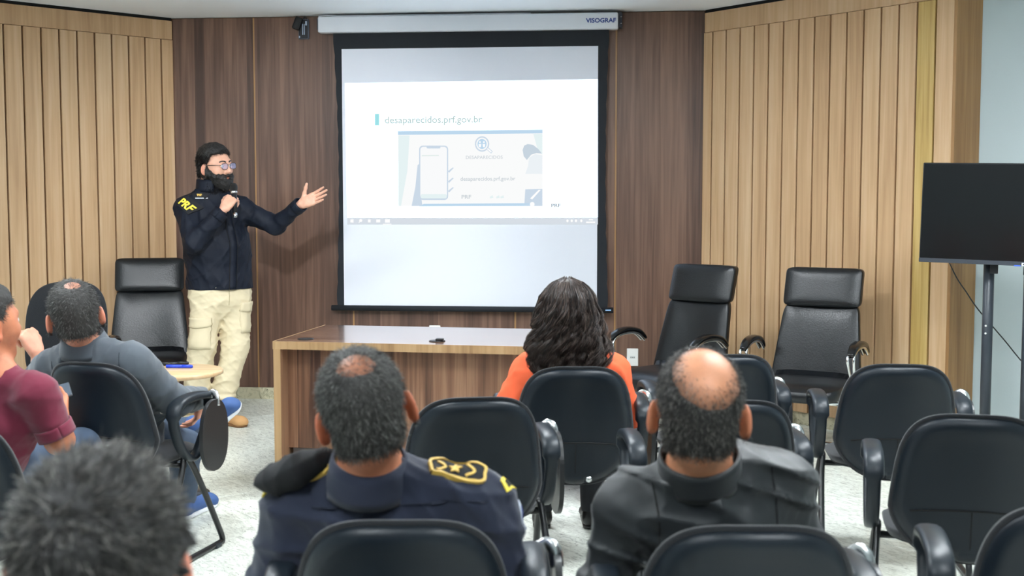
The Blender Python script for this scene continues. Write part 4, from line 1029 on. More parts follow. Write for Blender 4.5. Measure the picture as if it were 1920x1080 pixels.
# sleeve badges
for c, u, v, txt in ((W(936, 935, 2.66), (.45, .8, -.1), (-.3, .1, 1), None), (W(517, 940, 2.66), (.4, -.9, 0), (.3, .1, 1), None)):
    bd = cling(*grid2(.085, .028, 10, 4, lambda x, y: (x, y+.012-4*x*x)), c+UP*.02, u, v, fs, .003, p.o, 'sleeve_tab', gold_p, shirt, .003)
    for q_ in range(6):
        x_ = -.030+.012*q_; V2 = [(x_-.004, .004-4*x_*x_), (x_+.003, .004-4*x_*x_), (x_+.004, .019-4*x_*x_), (x_-.002, .019-4*x_*x_)]
        cling(V2, [(0, 1, 2, 3)], c+UP*.02, u, v, fs, .0048, p.o, 'tab_mark', MATS.get('badge black') or mat('badge black', lin(20, 20, 20), .7), bd, .001)
c = W(958, 952, 2.68); b = cling(*grid2(.07, .085, 8, 8, lambda x, y: (x*(1-.5*max(0, -y/.0425)**2), y)), c-UP*.03, (.45, .85, -.1), (-.3, .1, 1), fs, .003, p.o, 'sleeve_crest', mat('pale crest cloth', lin(206, 212, 226), .7), shirt, .003)
cling(*grid2(.05, .06, 8, 8, lambda x, y: (x*(1-.5*max(0, -y/.03)**2), y)), c-UP*.03, (.45, .85, -.1), (-.3, .1, 1), fs, .0048, p.o, 'crest_field', mat('blue crest cloth', lin(40, 60, 140), .7), b, .001)
kl, kr = pv+[-.13, .42, .02], pv+[.13, .42, .02]
p.solid('trousers', legs(pv+[-.09, 0, 0], kl, kl*[1, 1, 0]+[0, .06, .1], .008)+legs(pv+[.09, 0, 0], kr, kr*[1, 1, 0]+[0, .06, .1], .008)+[ell(pv, (.18, .14, .12), k=.05)], .010, dark_trouser)
for k in (kl, kr): shoe(p, k*[1, 1, 0]+[0, .02, 0], k*[1, 1, 0]+[0, .29, 0], black_shoe, black_shoe, .009)

# ---- balding man in a black jacket
p = Person((W(1390, 900, 2.6)[0], 2.66, 0), 'person with a shiny balding crown in a black jacket, seen from behind')
hs = 1.09; M = head_matrix(W(1311, 775, 2.52), -8, 7, 2); hp = place_prims(head_prims(hs, 1.2), M)
nb = W(1312, 868, 2.57); sl = W(1178, 950, 2.60); sr = W(1468, 905, 2.63); pv = np.array([W(1420, 900, 2.7)[0], 2.74, .50])
el, er = W(1128, 1105, 2.62), W(1500, 1060, 2.70); wl, wr = el+[.08, .2, .03], er+[-.10, .2, .0]
neck = [cone((M@[0, -.032, -.03, 1])[:3], nb-UP*.03, .060, .066, k=.03)]
bp_ = hp+neck+torso(nb, sl, sr, pv, grow=-.015)+arm(sl, el, wl, -.008)+arm(sr, er, wr, -.008)+hand_prims(wl, [.2, 1, -.1], [0, 0, -1], [1, 0, 0], (.3,)*4)+hand_prims(wr, [-.2, 1, -.1], [0, 0, -1], [-1, 0, 0], (.3,)*4)
def msk(L_):
    x, y, z = L_.T; b = 1-sstep(np.sqrt(((x-.012)/1.0)**2+((y+.052)/1.25)**2+((z-.102)/1.25)**2), .030, .088)
    return hairline(L_, nape=-.060)*(1-.97*b)
p.body(bp_, .0048, sk3, M, hs, lambda L_: .9*msk(L_)); p.eyes(M, hs)
cp, _ = p.cap(lambda L_: sstep(msk(L_), .4, .95), .004, .0045, h_cap, M, hs, hp, ridges(6, .003, .02))
def hm(L_): return msk(L_)
p.short_hair(hm, 11000, .009, .0006, h_dark, M, hs, cp, lift=.18, steps=3, thick=.002, seed=5)
sp = torso(nb, sl, sr, pv, 1.08, 1.06)+arm(sl, el, wl, .004, 1.12, .95)+arm(sr, er, wr, .004, 1.15, .95)+[ell((sl+sr)/2+[.0, .02, -.06], (.19, .115, .10), k=.06)]
rg, rg2 = ridges(13, .030, .16, 1.6, 3, (1, 1, 1.6)), ridges(18, .003, .05, 1.0, 3)
jk, fs, _ = p.solid('jacket', sp, .0065, black_cloth, lambda P: rg(P)+rg2(P))
nx_ = nrm((M@[0, -.03, -.03, 1])[:3]-nb+UP*.06)
seg_band('collar', nb-UP*.020, nx_, (1, 0, 0), (.088, .082), -.014, .052, black_cloth, p.root, p.o, flare=-.06, thick=.008, a0=-PI*1.5+.25, a1=PI/2-.25)
for s_, e_, dx in ((sl, el, -1), (sr, er, 1)):
    V2, F2 = line2([(.014*math.sin(t*3), .10-.24*t) for t in np.linspace(0, 1, 16)], .0035)
    cling(V2, F2, s_+[-.045*dx, -.12, -.03], (1, 0, 0), (0, .05, 1), fs, .001, p.o, 'armhole_seam', mat('black seam', lin(12, 13, 15), .9), jk)
kl, kr = pv+[-.13, .42, .02], pv+[.13, .42, .02]
p.solid('trousers', legs(pv+[-.09, 0, 0], kl, kl*[1, 1, 0]+[0, .06, .1], .008)+legs(pv+[.09, 0, 0], kr, kr*[1, 1, 0]+[0, .06, .1], .008)+[ell(pv, (.18, .14, .12), k=.05)], .010, dark_trouser)
for k in (kl, kr): shoe(p, k*[1, 1, 0]+[0, .02, 0], k*[1, 1, 0]+[0, .29, 0], black_shoe, black_shoe, .009)

# ---- blurred man nearest the camera
p = Person((W(180, 1000, 1.45)[0], 1.55, 0), 'person nearest the camera, dark greying head out of focus at the bottom left')
hs = 1.12; M = head_matrix(W(193, 1072, 1.42), 6, 4, 0); hp = place_prims(head_prims(hs, 1.1), M)
o_ = M[:3, 3]; nb = o_+[0, .0, -.19]; sl = nb+[-.19, .04, -.07]; sr = nb+[.19, .03, -.07]; pv = np.array([nb[0], 1.62, .50])
el, er = sl+[-.05, .06, -.27], sr+[.05, .06, -.27]; wl, wr = el+[.08, .2, .0], er+[-.10, .2, .0]
neck = [cone((M@[0, -.032, -.03, 1])[:3], nb-UP*.03, .060, .066, k=.03)]
bp_ = hp+neck+torso(nb, sl, sr, pv, grow=-.015)+arm(sl, el, wl, -.008)+arm(sr, er, wr, -.008)+hand_prims(wl, [.2, 1, -.1], [0, 0, -1], [1, 0, 0], (.3,)*4)+hand_prims(wr, [-.2, 1, -.1], [0, 0, -1], [-1, 0, 0], (.3,)*4)
def msk(L_):
    x, y, z = L_.T; b = 1-sstep(np.sqrt(((x+.012)/1.0)**2+((y+.092)/1.0)**2+((z-.075)/1.25)**2), .005, .058)
    return hairline(L_, nape=-.07, front=.08)*(1-.46*b)
p.body(bp_, .006, sk4, M, hs, lambda L_: .8*msk(L_)); p.eyes(M, hs)
cp, _ = p.cap(lambda L_: sstep(msk(L_), .3, .8), .010, .005, h_cap, M, hs, hp, ridges(7, .010, .045, 1.4))
p.short_hair(msk, 9000, .022, .0009, h_dark, M, hs, cp, lift=.22, steps=4, thick=.006, seed=6, curl=.14, whorl=(-.02, -.09, .085))
rg = ridges(23, .010, .12)
p.solid('shirt', torso(nb, sl, sr, pv, 1.06, 1.04)+arm(sl, el, wl, .006, 1.08, .95)+arm(sr, er, wr, .006, 1.08, .95), .009, dark_trouser, rg)
kl, kr = pv+[-.13, .42, .02], pv+[.13, .42, .02]
p.solid('trousers', legs(pv+[-.09, 0, 0], kl, kl*[1, 1, 0]+[0, .06, .1], .008)+legs(pv+[.09, 0, 0], kr, kr*[1, 1, 0]+[0, .06, .1], .008)+[ell(pv, (.18, .14, .12), k=.05)], .011, dark_trouser)
for k in (kl, kr): shoe(p, k*[1, 1, 0]+[0, .02, 0], k*[1, 1, 0]+[0, .29, 0], black_shoe, black_shoe, .009)

# ---- man in the grey suit jacket, legs crossed
p = Person((W(170, 800, 4.8)[0], 4.92, 0), 'person in grey suit jacket and jeans by the round table, raising a fist')
hs = 1.12; M = head_matrix(W(140, 594, 4.74), 25, 6, -8); hp = place_prims(head_prims(hs, 1.2), M)
nb = W(158, 634, 4.77); sl = W(92, 694, 4.86); sr = W(252, 680, 4.74); pv = np.array([W(205, 800, 4.9)[0], 4.96, .50])
el, er = W(72, 735, 5.00), W(328, 752, 4.90); wl, wr = W(70, 662, 5.02), W(378, 745, 5.10)
neck = [cone((M@[0, -.032, -.03, 1])[:3], nb-UP*.03, .058, .064, k=.03)]
bp_ = hp+neck+torso(nb, sl, sr, pv, grow=-.015)+arm(sl, el, wl, -.010)+arm(sr, er, wr, -.010)
bp_ += hand_prims(wl+UP*.0, nrm(W(46, 618, 5.03)-wl), [-.75, .55, -.35], [-.3, .9, .2], (1.25, 1.3, 1.3, 1.3), 1.08, .5, .02, .6)
bp_ += hand_prims(wr, [-.25, .35, -.9], [-.9, -.1, .25], [0, 1, .3], (.35, .4, .45, .5), 1.05)
def msk(L_):
    x, y, z = L_.T; b = 1-sstep(np.sqrt(((x-.006)/1.3)**2+((y+.050)/1.0)**2+((z-.125)/1.0)**2), .012, .050)
    return hairline(L_, nape=-.060)*(1-.52*b)
p.body(bp_, .0050, sk4, M, hs, lambda L_: .85*msk(L_)); p.eyes(M, hs)
cp, _ = p.cap(lambda L_: sstep(msk(L_), .35, .9), .008, .005, h_capg, M, hs, hp, ridges(15, .005, .03))
p.short_hair(msk, 6000, .013, .0008, h_grey, M, hs, cp, lift=.35, steps=3, thick=.004, seed=14)
sp = torso(nb, sl, sr, pv, 1.10, 1.08)+arm(sl, el, wl, .010, 1.10, .45)+arm(sr, er, wr, .010, 1.12, .88)+[econe(pv+UP*.03, pv-UP*.10+[0, -.03, 0], (.20, .15), (.225, .16), nrm(sr-sl), k=.04)]
rg, rg2 = ridges(33, .020, .13, 1.7, 4, (1, 1, 1.1)), ridges(38, .004, .05, 1.0, 3)
jk, fs, _ = p.solid('jacket', sp, .0075, grey_suit, lambda P: rg(P)+rg2(P))
nx_ = nrm((M@[0, -.03, -.03, 1])[:3]-nb+UP*.08)
seg_band('lapel_collar', nb-UP*.018, nx_, (1, 0, 0), (.104, .096), -.034, .036, grey_suit, p.root, p.o, flare=-.24, thick=.007, a0=-PI*1.5+.5, a1=PI/2-.5)
seg_band('shirt_collar', nb-UP*.012, nx_, (1, 0, 0), (.073, .070), -.012, .038, mat('dark shirt', lin(40, 44, 52), .8), p.root, p.o, flare=-.03, thick=.004, a0=-PI*1.5+.3, a1=PI/2-.3)
for s_, dx in ((sr, .05), (sl, -.05)):
    V2, F2 = line2([(.012*math.sin(t*3), .08-.22*t) for t in np.linspace(0, 1, 16)], .0035)
    cling(V2, F2, s_+[-dx, -.12, -.03], (1, -.15, 0), (0, .05, 1), fs, .001, p.o, 'armhole_seam', MATS.get('grey seam') or mat('grey seam', lin(54, 59, 66), .9), jk)
V2, F2 = line2([(0, y) for y in np.linspace(-.22, .0, 16)], .003); cling(V2, F2, nb+[0, -.15, -.06], (1, -.15, 0), (0, .05, 1), fs, .001, p.o, 'back_seam', MATS['grey seam'], jk)
cling(*grid2(.085, .05, 6, 4), W(318, 808, 4.75), (.95, .35, -.1), (.1, 0, 1), fs, .003, p.o, 'pocket_flap', grey_suit, jk, .004)
wc = er+(wr-er)*.88; ax = nrm(wr-er); seg_band('shirt_cuff', wc, ax, np.cross(ax, UP), (.040, .040), -.01, .022, sole_w, p.root, p.o, thick=.004)
kr, ar = W(346, 838, 5.30), np.append(WZ(346, 930, .1)[:2], .10); kl, al = W(215, 825, 5.40), W(378, 802, 5.50)
p.solid('jeans', legs(pv+[.09, 0, 0], kr, ar, .010)+legs(pv+[-.09, 0, 0], kl, al, .010)+[ell(pv, (.17, .14, .11), k=.05)], .008, denim, ridges(43, .008, .08))
shoe(p, ar*[1, 1, 0]+[-.01, -.05, 0], ar*[1, 1, 0]+[.07, .23, 0], blue_shoe, sole_w, .006, 'sneaker')
uu = nrm(W(436, 768, 5.54)-W(385, 815, 5.52)); up_ = nrm(np.array([-.15, -.55, .75])); up_ = nrm(up_-uu*(up_@uu))
shoe(p, al-uu*.05-up_*.05, al+uu*.20-up_*.05, blue_shoe, sole_w, .006, 'sneaker', up_)

# ---- man in maroon with a phone at the left edge
p = Person((W(-40, 800, 4.2)[0], 4.22, 0), 'person in a maroon short-sleeved shirt holding a phone at the left edge')
hs = 1.12; M = head_matrix(W(-30, 612, 4.14), -34, 2, 0); hp = place_prims(head_prims(hs, 1.1), M)
nb = W(-8, 690, 4.14); sl = W(-95, 742, 4.30); sr = W(70, 738, 4.10); pv = np.array([W(-75, 800, 4.2)[0], 4.24, .48])
el, er = sl+[-.04, .10, -.27], W(112, 826, 4.14); wl, wr = el+[.15, .2, .05], W(112, 782, 4.34)
neck = [cone((M@[0, -.032, -.03, 1])[:3], nb-UP*.03, .060, .066, k=.03)]
bp_ = hp+neck+torso(nb, sl, sr, pv, grow=-.015)+arm(sl, el, wl, -.004)+arm(sr, er, wr, -.002)+hand_prims(wl, [.2, 1, -.1], [0, 0, -1], [1, 0, 0], (.3,)*4)
bp_ += hand_prims(wr, nrm(W(112, 744, 4.42)-wr), [-.6, -.2, .7], [-.7, .3, .6], (.75, .75, .8, .8), 1.05, .6)
def msk(L_):
    x, y, z = L_.T; return hairline(L_, nape=-.055)
p.body(bp_, .0050, sk2, M, hs, lambda L_: .85*msk(L_)); p.eyes(M, hs)
cp, _ = p.cap(lambda L_: sstep(msk(L_), .35, .9)*(.45+.9*sstep(L_[:, 2], .03, .12)), .014, .005, h_capg, M, hs, hp, ridges(16, .007, .03))
p.short_hair(msk, 6000, .014, .0008, h_grey, M, hs, cp, lift=.35, steps=3, thick=.005, seed=15)
se = sr+(er-sr)*.55; sle = sl+(el-sl)*.8
sp = torso(nb, sl, sr, pv, 1.10, 1.12)+[cone(sr, se, .070, .066, k=.04), cone(sl, sle, .070, .066, k=.04)]
rg, rg2 = ridges(53, .018, .13, 1.7, 4), ridges(58, .004, .05, 1.0, 3); dr_ = nrm(er-sr); dl_ = nrm(el-sl)
shirt, fs, _ = p.solid('shirt', sp, .0075, maroon_cloth, lambda P: rg(P)+rg2(P))
seg_band('sleeve_hem', se+dr_*.050, dr_, np.cross(dr_, UP), (.063, .063), -.03, .012, maroon_cloth, p.root, p.o, thick=.006)
kl, kr = pv+[-.02, .44, .02], pv+[.26, .40, .02]
p.solid('jeans', legs(pv+[-.09, 0, 0], kl, kl*[1, 1, 0]+[0, .06, .1], .008)+legs(pv+[.09, 0, 0], kr, kr*[1, 1, 0]+[0, .06, .1], .008)+[ell(pv, (.18, .14, .12), k=.05)], .010, denim)
for k in (kl, kr): shoe(p, k*[1, 1, 0]+[0, .02, 0], k*[1, 1, 0]+[0, .29, 0], black_shoe, black_shoe, .009)
ph = empty('phone'); pa = nrm(np.array([.85, .35, .22])); pn_ = np.array([-.1, -.62, .78]); pn_ = nrm(pn_-pa*(pn_@pa)); pb = np.cross(pa, pn_); ph.matrix_world = Matrix(np.column_stack([np.append(-pb, 0), np.append(pa, 0), np.append(pn_, 0), np.append(W(93, 740, 4.40), 1)]).tolist()); tag(ph, 'dark smartphone held by the person in maroon', 'phone')
box('case', (-.037, -.075, -.004), (.037, .075, .003), mat('phone case', lin(60, 66, 74), .3), ph, bevel=.003)
box('display', (-.034, -.071, .003), (.034, .071, .0042), mat('phone glass', lin(70, 80, 92), .08, spec=.8), ph, bevel=.0005, seg=1)

# ---- woman in orange with long wavy hair
p = Person((W(1066, 800, 4.7)[0], 4.74, 0), 'person with long wavy dark hair in an orange shirt, seen from behind')
hs = 1.04; M = head_matrix(W(1064, 594, 4.66), -3, 2, 0); hp = place_prims(head_prims(hs, .6), M)
nb = W(1066, 664, 4.69); sl = W(992, 700, 4.72); sr = W(1146, 698, 4.72); pv = np.array([W(1075, 800, 4.8)[0], 4.86, .50])
el, er = W(950, 800, 4.76), W(1176, 778, 4.80); wl, wr = el+[.05, .22, .04], er+[.0, .22, .02]
neck = [cone((M@[0, -.03, -.03, 1])[:3], nb-UP*.03, .050, .056, k=.03)]
bp_ = hp+neck+torso(nb, sl, sr, pv, .9, .9, grow=-.015)+arm(sl, el, wl, -.012)+arm(sr, er, wr, -.012)+hand_prims(wl, [.2, 1, -.1], [0, 0, -1], [1, 0, 0], (.3,)*4, .92)+hand_prims(wr, [-.1, 1, -.1], [0, 0, -1], [-1, 0, 0], (.3,)*4, .92)
p.body(bp_, .0060, sk3, M, hs, lambda L_: .9*hairline(L_)); p.eyes(M, hs)
sp = torso(nb, sl, sr, pv, .96, .98)+arm(sl, el, wl, .014, 1.05, .9)+arm(sr, er, wr, .012, 1.05, .9)+[cone(el+(sl-el)*.5, el+[-.01, 0, .01], .064, .085, k=.05)]
rg, rg2 = ridges(63, .020, .12, 1.6, 4), ridges(68, .004, .05, 1.0, 3)
shirt, fs, _ = p.solid('shirt', sp, .0070, orange_cloth, lambda P: rg(P)+rg2(P))
c0 = M[:3, 3]
ez = np.array([-.24, -.21, -.165, -.12, -.07, -.02, .03, .08, .115, .138, .150]); ex_ = np.array([.075, .108, .134, .137, .125, .112, .105, .092, .074, .050, .012]); ey_ = np.array([.05, .06, .07, .08, .092, .102, .110, .104, .086, .056, .014])
def fh(P):
    q = P-c0-[0, -.022, 0]; z = q[:, 2]; rx = np.interp(z, ez, ex_)*.90+.001; ry = np.interp(z, ez, ey_)*.90+.001; e = np.maximum(np.maximum(z-.146, -.215-z), 0)
    return np.maximum((np.sqrt((q[:, 0]/rx)**2+(q[:, 1]/ry)**2)-1)*np.minimum(rx, ry)*.8+e, (P-c0)[:, 1]-.03)
hv, _ = p.mesh('hair', lambda P: fh(P), c0-[.2, .2, .27], c0+[.2, .2, .2], .007, h_capb)
r_ = np.random.default_rng(9); NC, NS, K = 170, 24, 24
A = []
for c_i in range(NC):
    phi = PI+PI*r_.uniform(-.10, 1.10); zt_ = .148-.11*r_.random()**1.6; ze = -.24+.075*r_.random()**1.5; amp = r_.uniform(.006, .017); wl_ = r_.uniform(.075, .13); ph0 = r_.uniform(0, 6.28); lay = r_.uniform(.90, 1.06); dr = r_.normal()*.12; loose = r_.random() < .20
    if loose: amp *= 1.5; lay += .07; ze -= .03
    for s_i in range(NS):
        t = np.linspace(0, 1, K); z = zt_+(ze-zt_)*t+r_.normal()*.004; f_ = phi+dr*t+r_.normal()*.07*(1-.55*t); rho = lay+r_.normal()*.025+.01*t
        ph1 = ph0+r_.normal()*.25; wv = amp*np.sin(2*PI*z/wl_+ph1)*np.minimum(1, t*2.2); w2 = amp*.8*np.cos(2*PI*z/wl_+ph1)*np.minimum(1, t*2.2)
        rx = np.interp(z, ez, ex_)*rho; ry = np.interp(z, ez, ey_)*rho
        x = rx*np.cos(f_)-np.sin(f_)*wv+np.cos(f_)*w2; y = ry*np.sin(f_)+np.cos(f_)*wv+np.sin(f_)*w2
        A.append(np.stack([x, y-.022, z], 1))
A = np.array(A)+c0
dd = fs(A.reshape(-1, 3)).reshape(A.shape[:2]); bad = dd < .004; A[bad] += grad(fs, A[bad])*(.004-dd[bad])[:, None]
tubes('hair_strands', A-p.o, .0011, h_brown, hv, 21)
kl, kr = pv+[-.11, .42, .02], pv+[.11, .42, .02]
p.solid('trousers', legs(pv+[-.09, 0, 0], kl, kl*[1, 1, 0]+[0, .06, .1], .004)+legs(pv+[.09, 0, 0], kr, kr*[1, 1, 0]+[0, .06, .1], .004)+[ell(pv, (.17, .14, .12), k=.05)], .010, dark_trouser)
for k in (kl, kr): shoe(p, k*[1, 1, 0]+[0, .02, 0], k*[1, 1, 0]+[0, .27, 0], black_shoe, black_shoe, .009)
# folded white sheet in her right hand
q = [W(px, py, 4.98) for px, py in ((1196, 753), (1211, 762), (1203, 770), (1206, 774), (1194, 778))]
nq = len(q); qb = [a+np.array([-.004, .03, 0]) for a in q]
tag(pyd('paper_sheet', q+qb, [tuple(range(nq)), tuple(range(nq, 2*nq))[::-1]]+[(i, (i+1) % nq, nq+(i+1) % nq, nq+i) for i in range(nq)], mat('white paper', lin(245, 245, 245), .8)), 'white folded paper by the right hand of the woman in orange', 'paper')

# ---- the speaker
p = Person((W(405, 780, 7.84)[0], 7.86, 0), 'standing bearded person in navy jacket and khaki trousers speaking into a microphone')
fw = nrm(np.array([.58, -.81, 0])); sd = nrm(np.array([.81, .58, 0]))
hs = 1.06; M = head_matrix(W(404, 314, 7.86), -122, -2, 4); hp = place_prims(head_prims(hs, 1.0), M)
nb = W(394, 352, 7.87); sR = W(350, 391, 7.80); sL = W(452, 392, 7.96); pv = W(413, 535, 7.90)
eR, eL = W(364, 456, 7.64), W(517, 424, 7.94); wR, wL = W(420, 392, 7.64), W(564, 383, 7.84)
mt = W(438, 352, 7.70); mbt = W(441, 408, 7.68); md = nrm(mbt-mt)      # microphone axis
neck = [cone((M@[0, -.032, -.03, 1])[:3], nb-UP*.03, .060, .068, k=.03)]
bp_ = hp+neck+torso(nb, sR, sL, pv, grow=-.012)+arm(sR, eR, wR, -.008)+arm(sL, eL, wL, -.008)
gp = W(433, 374, 7.68); uu = nrm(gp-wR)
bp_ += hand_prims(wR, uu, nrm(np.array([.35, .75, .25])), -md, (.95, .95, .95, .95), 1.06, .55, .03, .45)
bp_ += hand_prims(wL, nrm(W(608, 364, 7.81)-wL), [-.15, -1, .25], [-.2, 0, 1], (.10, .08, .08, .10), 1.06, 1.0, .05, .05)
def msk(L_): return hairline(L_, nape=-.055, front=.070, fade=.016, top=.076)
def bmask(L_):
    x, y, z = L_.T; up_l = np.where(y > .072, -.034, -.034+(.072-y)*(.072-y)*14.)
    b = sstep(-(z-up_l)+.005*np.sin(x*160+y*90)*np.sin(y*210), -.008, .026)*np.maximum(sstep(y, .002, .014), sstep(y, -.02, .0)*sstep(-z, .045, .06))*sstep(z, -.16, -.14)
    lip = np.exp(-((x/.020)**4+((z+.060)/.009)**4))*(y > .075)
    nos = np.exp(-((x/.020)**4+((z+.022)/.014)**4))*(y > .085)
    return np.clip(b*(1-lip)*(1-nos), 0, 1)
p.body(bp_, .0046, sk1, M, hs, lambda L_: np.clip(.95*msk(L_)+.9*bmask(L_), 0, 1)); p.eyes(M, hs)
cp, _ = p.cap(lambda L_: sstep(msk(L_), .3, .9)*(.45+.75*sstep(L_[:, 2], .03, .12)-.25*sstep(L_[:, 1], .04, .08)), .020, .0050, h_cap, M, hs, hp, ridges(81, .008, .03))
p.short_hair(msk, 4500, .020, .0012, h_black, M, hs, cp, lift=.35, steps=4, thick=.010, seed=31, whorl=(0, -.10, .10))
bd, _ = p.cap(bmask, .020, .0045, h_cap, M, hs, hp, ridges(82, .006, .025), 'beard')
p.short_hair(bmask, 2600, .024, .0011, h_black, M, hs, bd, lift=.5, steps=3, thick=.006, seed=32, whorl=(0, .02, .05))
for sx in (-1, 1):
    pts = [(M@[sx*x*hs, y*hs, z*hs, 1])[:3]-p.o for x, y, z in ((.013, .100, .034), (.024, .099, .040), (.038, .092, .040), (.048, .082, .034))]
    tube('eyebrow', catmull(pts, 4), .0045, h_black, p.root, seg=6)
gl = empty('eyeglasses', (0, 0, 0)); gl.parent = p.root
fm = mat('dark glasses frame', lin(36, 34, 40), .3, metal=.4); gm = mat('glasses lens', lin(170, 182, 230), .06, spec=.9)  # blue tint in the lens colour stands in for a reflection
gm.node_tree.nodes['Principled BSDF'].inputs['Alpha'].default_value = .22
def hpnt(x, y, z): return (M@[x*hs, y*hs, z*hs, 1])[:3]-p.o
for sx in (-1, 1):
    rim = [hpnt(sx*(.034+.0245*np.sign(math.cos(a))*abs(math.cos(a))**.7), .113-.10*abs(.034+.0245*math.cos(a))**1.6, .010+.0185*np.sign(math.sin(a))*abs(math.sin(a))**.7) for a in np.linspace(0, 2*PI, 21)[:-1]]
    tube('rim', rim, .0016, fm, gl, seg=6, closed=True)
    cen = np.mean(rim, 0); n_ = len(rim); b2 = [r0+nrm(M[:3, 1])*-.0015 for r0 in rim]
    pyd('lens', rim+b2, [tuple(range(n_)), tuple(range(n_, 2*n_))[::-1]]+[(i, (i+1) % n_, n_+(i+1) % n_, n_+i) for i in range(n_)], gm, gl)
    tube('temple', catmull([hpnt(sx*.058, .106, .016), hpnt(sx*.076, .085, .018), hpnt(sx*.083, .02, .016), hpnt(sx*.084, -.01, .012)], 4), .0018, fm, gl, seg=6)
tube('bridge', [hpnt(-.010, .112, .016), hpnt(0, .114, .019), hpnt(.010, .112, .016)], .0016, fm, gl, seg=6)
# jacket
q = lambda t: (sR+sL)/2+(pv-(sR+sL)/2)*t
sp = [econe(q(1.06), q(.5), (.218, .165), (.208, .155), sd), econe(q(.5), q(.10), (.208, .155), (.195, .120), sd, k=.06), econe(q(.10), q(-.04), (.195, .12), (.15, .085), sd, k=.05),
      cone(nb-UP*.03, sR+UP*.0, .066, .068, k=.05), cone(nb-UP*.03, sL, .066, .066, k=.05)]
sp += [cone(sR, eR, .078, .066, k=.04), cone(eR, eR+(wR-eR)*.86, .066, .047, k=.03), cone(sL, eL, .074, .060, k=.04), cone(eL, eL+(wL-eL)*.93, .060, .044, k=.03)]
rg, rg2 = ridges(92, .018, .15, 2.0, 4, (1.1, 1.1, .75)), ridges(96, .009, .065, 1.6, 3, (1, 1, .8))
jk, fs, _ = p.solid('jacket', sp, .0065, navy_jacket, lambda P: rg(P)+rg2(P), cuts=[(W(413, 541, 7.89), -UP), (W(560, 386, 7.84), nrm(wL-eL)*1.)])
nx_ = nrm((M@[0, -.03, -.03, 1])[:3]-nb+UP*.10)
seg_band('stand_collar', nb-UP*.012, nx_, sd, (.088, .084), -.020, .058, navy_jacket, p.root, p.o, flare=-.02, thick=.008, a0=-PI/2+.10, a1=PI*1.5-.10)
for e_, w_, t_ in ((eR, wR, .86), (eL, wL, .93)):
    ax = nrm(w_-e_); seg_band('cuff', e_+(w_-e_)*t_, ax, np.cross(ax, UP), (.050, .046), -.03, .020, navy_jacket, p.root, p.o, thick=.006)
V2, F2 = line2([(0.012*math.sin(t*4), -.26+.56*t) for t in np.linspace(0, 1, 30)], .050)
pl = cling(V2, F2, q(.55)+fw*.1+sd*.03, sd, UP, fs, .003, p.o, 'front_placket', navy_jacket, jk, .004, True, .25)
for dx in (-.026, .026):
    V2, F2 = line2([(dx+.012*math.sin(t*4), -.26+.56*t) for t in np.linspace(0, 1, 30)], .0035); cling(V2, F2, q(.55)+fw*.1+sd*.03, sd, UP, fs, .0045, p.o, 'placket_seam', MATS['black seam'], pl, .002, False, .25)
# sleeve patch with the three letters
pc = W(353, 384, 7.72); pn = nrm(np.array([-.40, -.85, .35])); pu = np.array([.78, -.15, -.58]); pu = nrm(pu-pn*(pu@pn)); pvv = np.cross(pn, pu)
fsm = lambda P: field(sp, P)-.004
pt_ = cling(*grid2(.125, .085, 12, 8), pc, pu, pvv, fsm, .003, p.o, 'sleeve_patch', mat('black patch', lin(12, 14, 20), .8), jk, .003)
V2, F2 = text_geo('PRF', .064, .0022); V2 = V2[:, :2]-[(V2[:, 0].max()+V2[:, 0].min())/2, .028]
cling(V2, F2, pc, pu, pvv, fsm, .0060, p.o, 'patch_lettering', gold_p, pt_, .001)
cn = W(381, 368, 7.74)
nt_ = cling(*grid2(.085, .040, 8, 5), cn, sd, UP, fs, .003, p.o, 'name_patch', MATS['black patch'], jk, .002)
V2, F2 = text_geo('PRF', .017, .0012); V2 = V2[:, :2]-[V2[:, 0].max()/2+.008, -.003]; cling(V2, F2, cn, sd, UP, fs, .005, p.o, 'patch_lettering', gold, nt_, .001)
V2, F2 = line2([(-.036, -.012), (0, -.012), (.036, -.012)], .006); cling(V2, F2, cn, sd, UP, fs, .005, p.o, 'name_line', mat('pale print', lin(200, 204, 210), .6), nt_, .001)
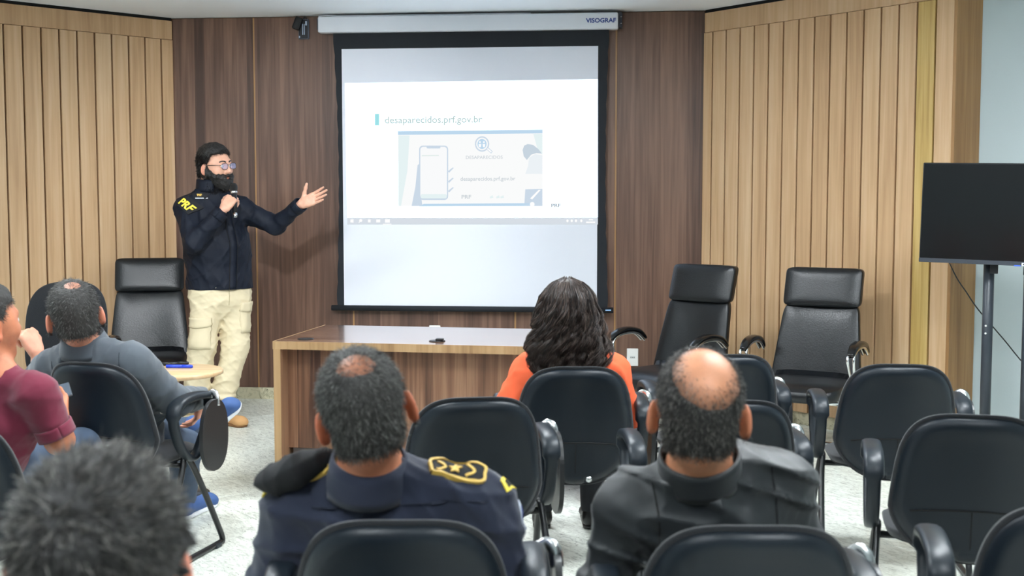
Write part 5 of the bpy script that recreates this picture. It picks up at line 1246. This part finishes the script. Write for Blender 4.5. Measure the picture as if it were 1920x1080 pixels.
# trousers
hR, hL = W(388, 552, 7.84), W(440, 552, 7.94); kR, kL = W(380, 645, 7.80), W(442, 650, 7.90); aR, aL = np.append(W(362, 752, 7.82)[:2], .10), np.append(W(412, 752, 7.86)[:2], .10)
tp = [cone(hR, kR, .108, .090, k=.05), cone(kR, aR, .088, .082, k=.03), cone(hL, kL, .106, .090, k=.05), cone(kL, aL, .088, .080, k=.03), econe(pv+UP*.03, pv-UP*.07, (.190, .150), (.185, .150), sd, k=.05)]
rg, rg2 = ridges(101, .018, .12, 1.5, 4), ridges(105, .009, .06, 1.2, 3, (1, 1, 1.6))
tr, ft, _ = p.solid('trousers', tp, .0065, khaki, lambda P: rg(P)+rg2(P)+.012*np.sin(P[:, 2]*150)*(1-sstep(P[:, 2], .12, .24)), cuts=[((0, 0, .055), -UP)])
for c_, u_ in ((W(358, 622, 7.69), nrm(np.array([.75, -.66, 0]))), (W(466, 590, 7.89), nrm(np.array([.35, .94, 0])))):
    pk = cling(*grid2(.13, .17, 8, 8), c_-UP*.03, u_, UP, ft, .006, p.o, 'cargo_pocket', khaki, tr, .006, True)
    cling(*grid2(.14, .055, 8, 4, lambda x, y: (x, y-.010*(1-(x/.07)**2)*(y < 0))), c_+UP*.055, u_, UP, ft, .011, p.o, 'pocket_flap', khaki, pk, .005, True)
V2, F2 = line2([(0, y) for y in np.linspace(-.09, .02, 10)], .004); cling(V2, F2, pv-UP*.03+fw*.1, sd, UP, ft, .002, p.o, 'fly_seam', mat('khaki seam', lin(176, 162, 128), .9), tr, .001, False, .2)
uL = nrm(np.array([.80, -.60, 0])); shoe(p, aL*[1, 1, 0]-uL*.06, aL*[1, 1, 0]+uL*.24, tan_boot, mat('brown sole', lin(120, 84, 50), .7), .006, 'boot')
uR = nrm(np.array([.45, -.89, 0])); shoe(p, aR*[1, 1, 0]-uR*.06, aR*[1, 1, 0]+uR*.24, tan_boot, MATS['brown sole'], .006, 'boot')
# microphone
mic = empty('microphone', mt); tag(mic, 'black handheld microphone with silver end held at the mouth of the speaker', 'microphone')
mic.rotation_mode = 'QUATERNION'; mic.rotation_quaternion = Vector(md).to_track_quat('Z', 'Y')
Lm = float(np.linalg.norm(mbt-mt))
lathe('grille', [(0, -.030), (.014, -.027), (.0235, -.015), (.025, 0), (.023, .014), (.019, .024), (0, .024)], mat('black mesh grille', lin(22, 22, 24), .5, bump=(900, .8)), mic, 20)
lathe('collar_ring', [(.0195, .020), (.0215, .024), (.0215, .032), (.0195, .036)], silver, mic, 20)
lathe('handle', [(0, .034), (.0185, .036), (.0165, .10), (.014, Lm-.03), (0, Lm-.03)], bk_, mic, 20)
lathe('end_cap', [(0, Lm-.031), (.0145, Lm-.03), (.0135, Lm-.004), (.011, Lm), (0, Lm)], silver, mic, 20)
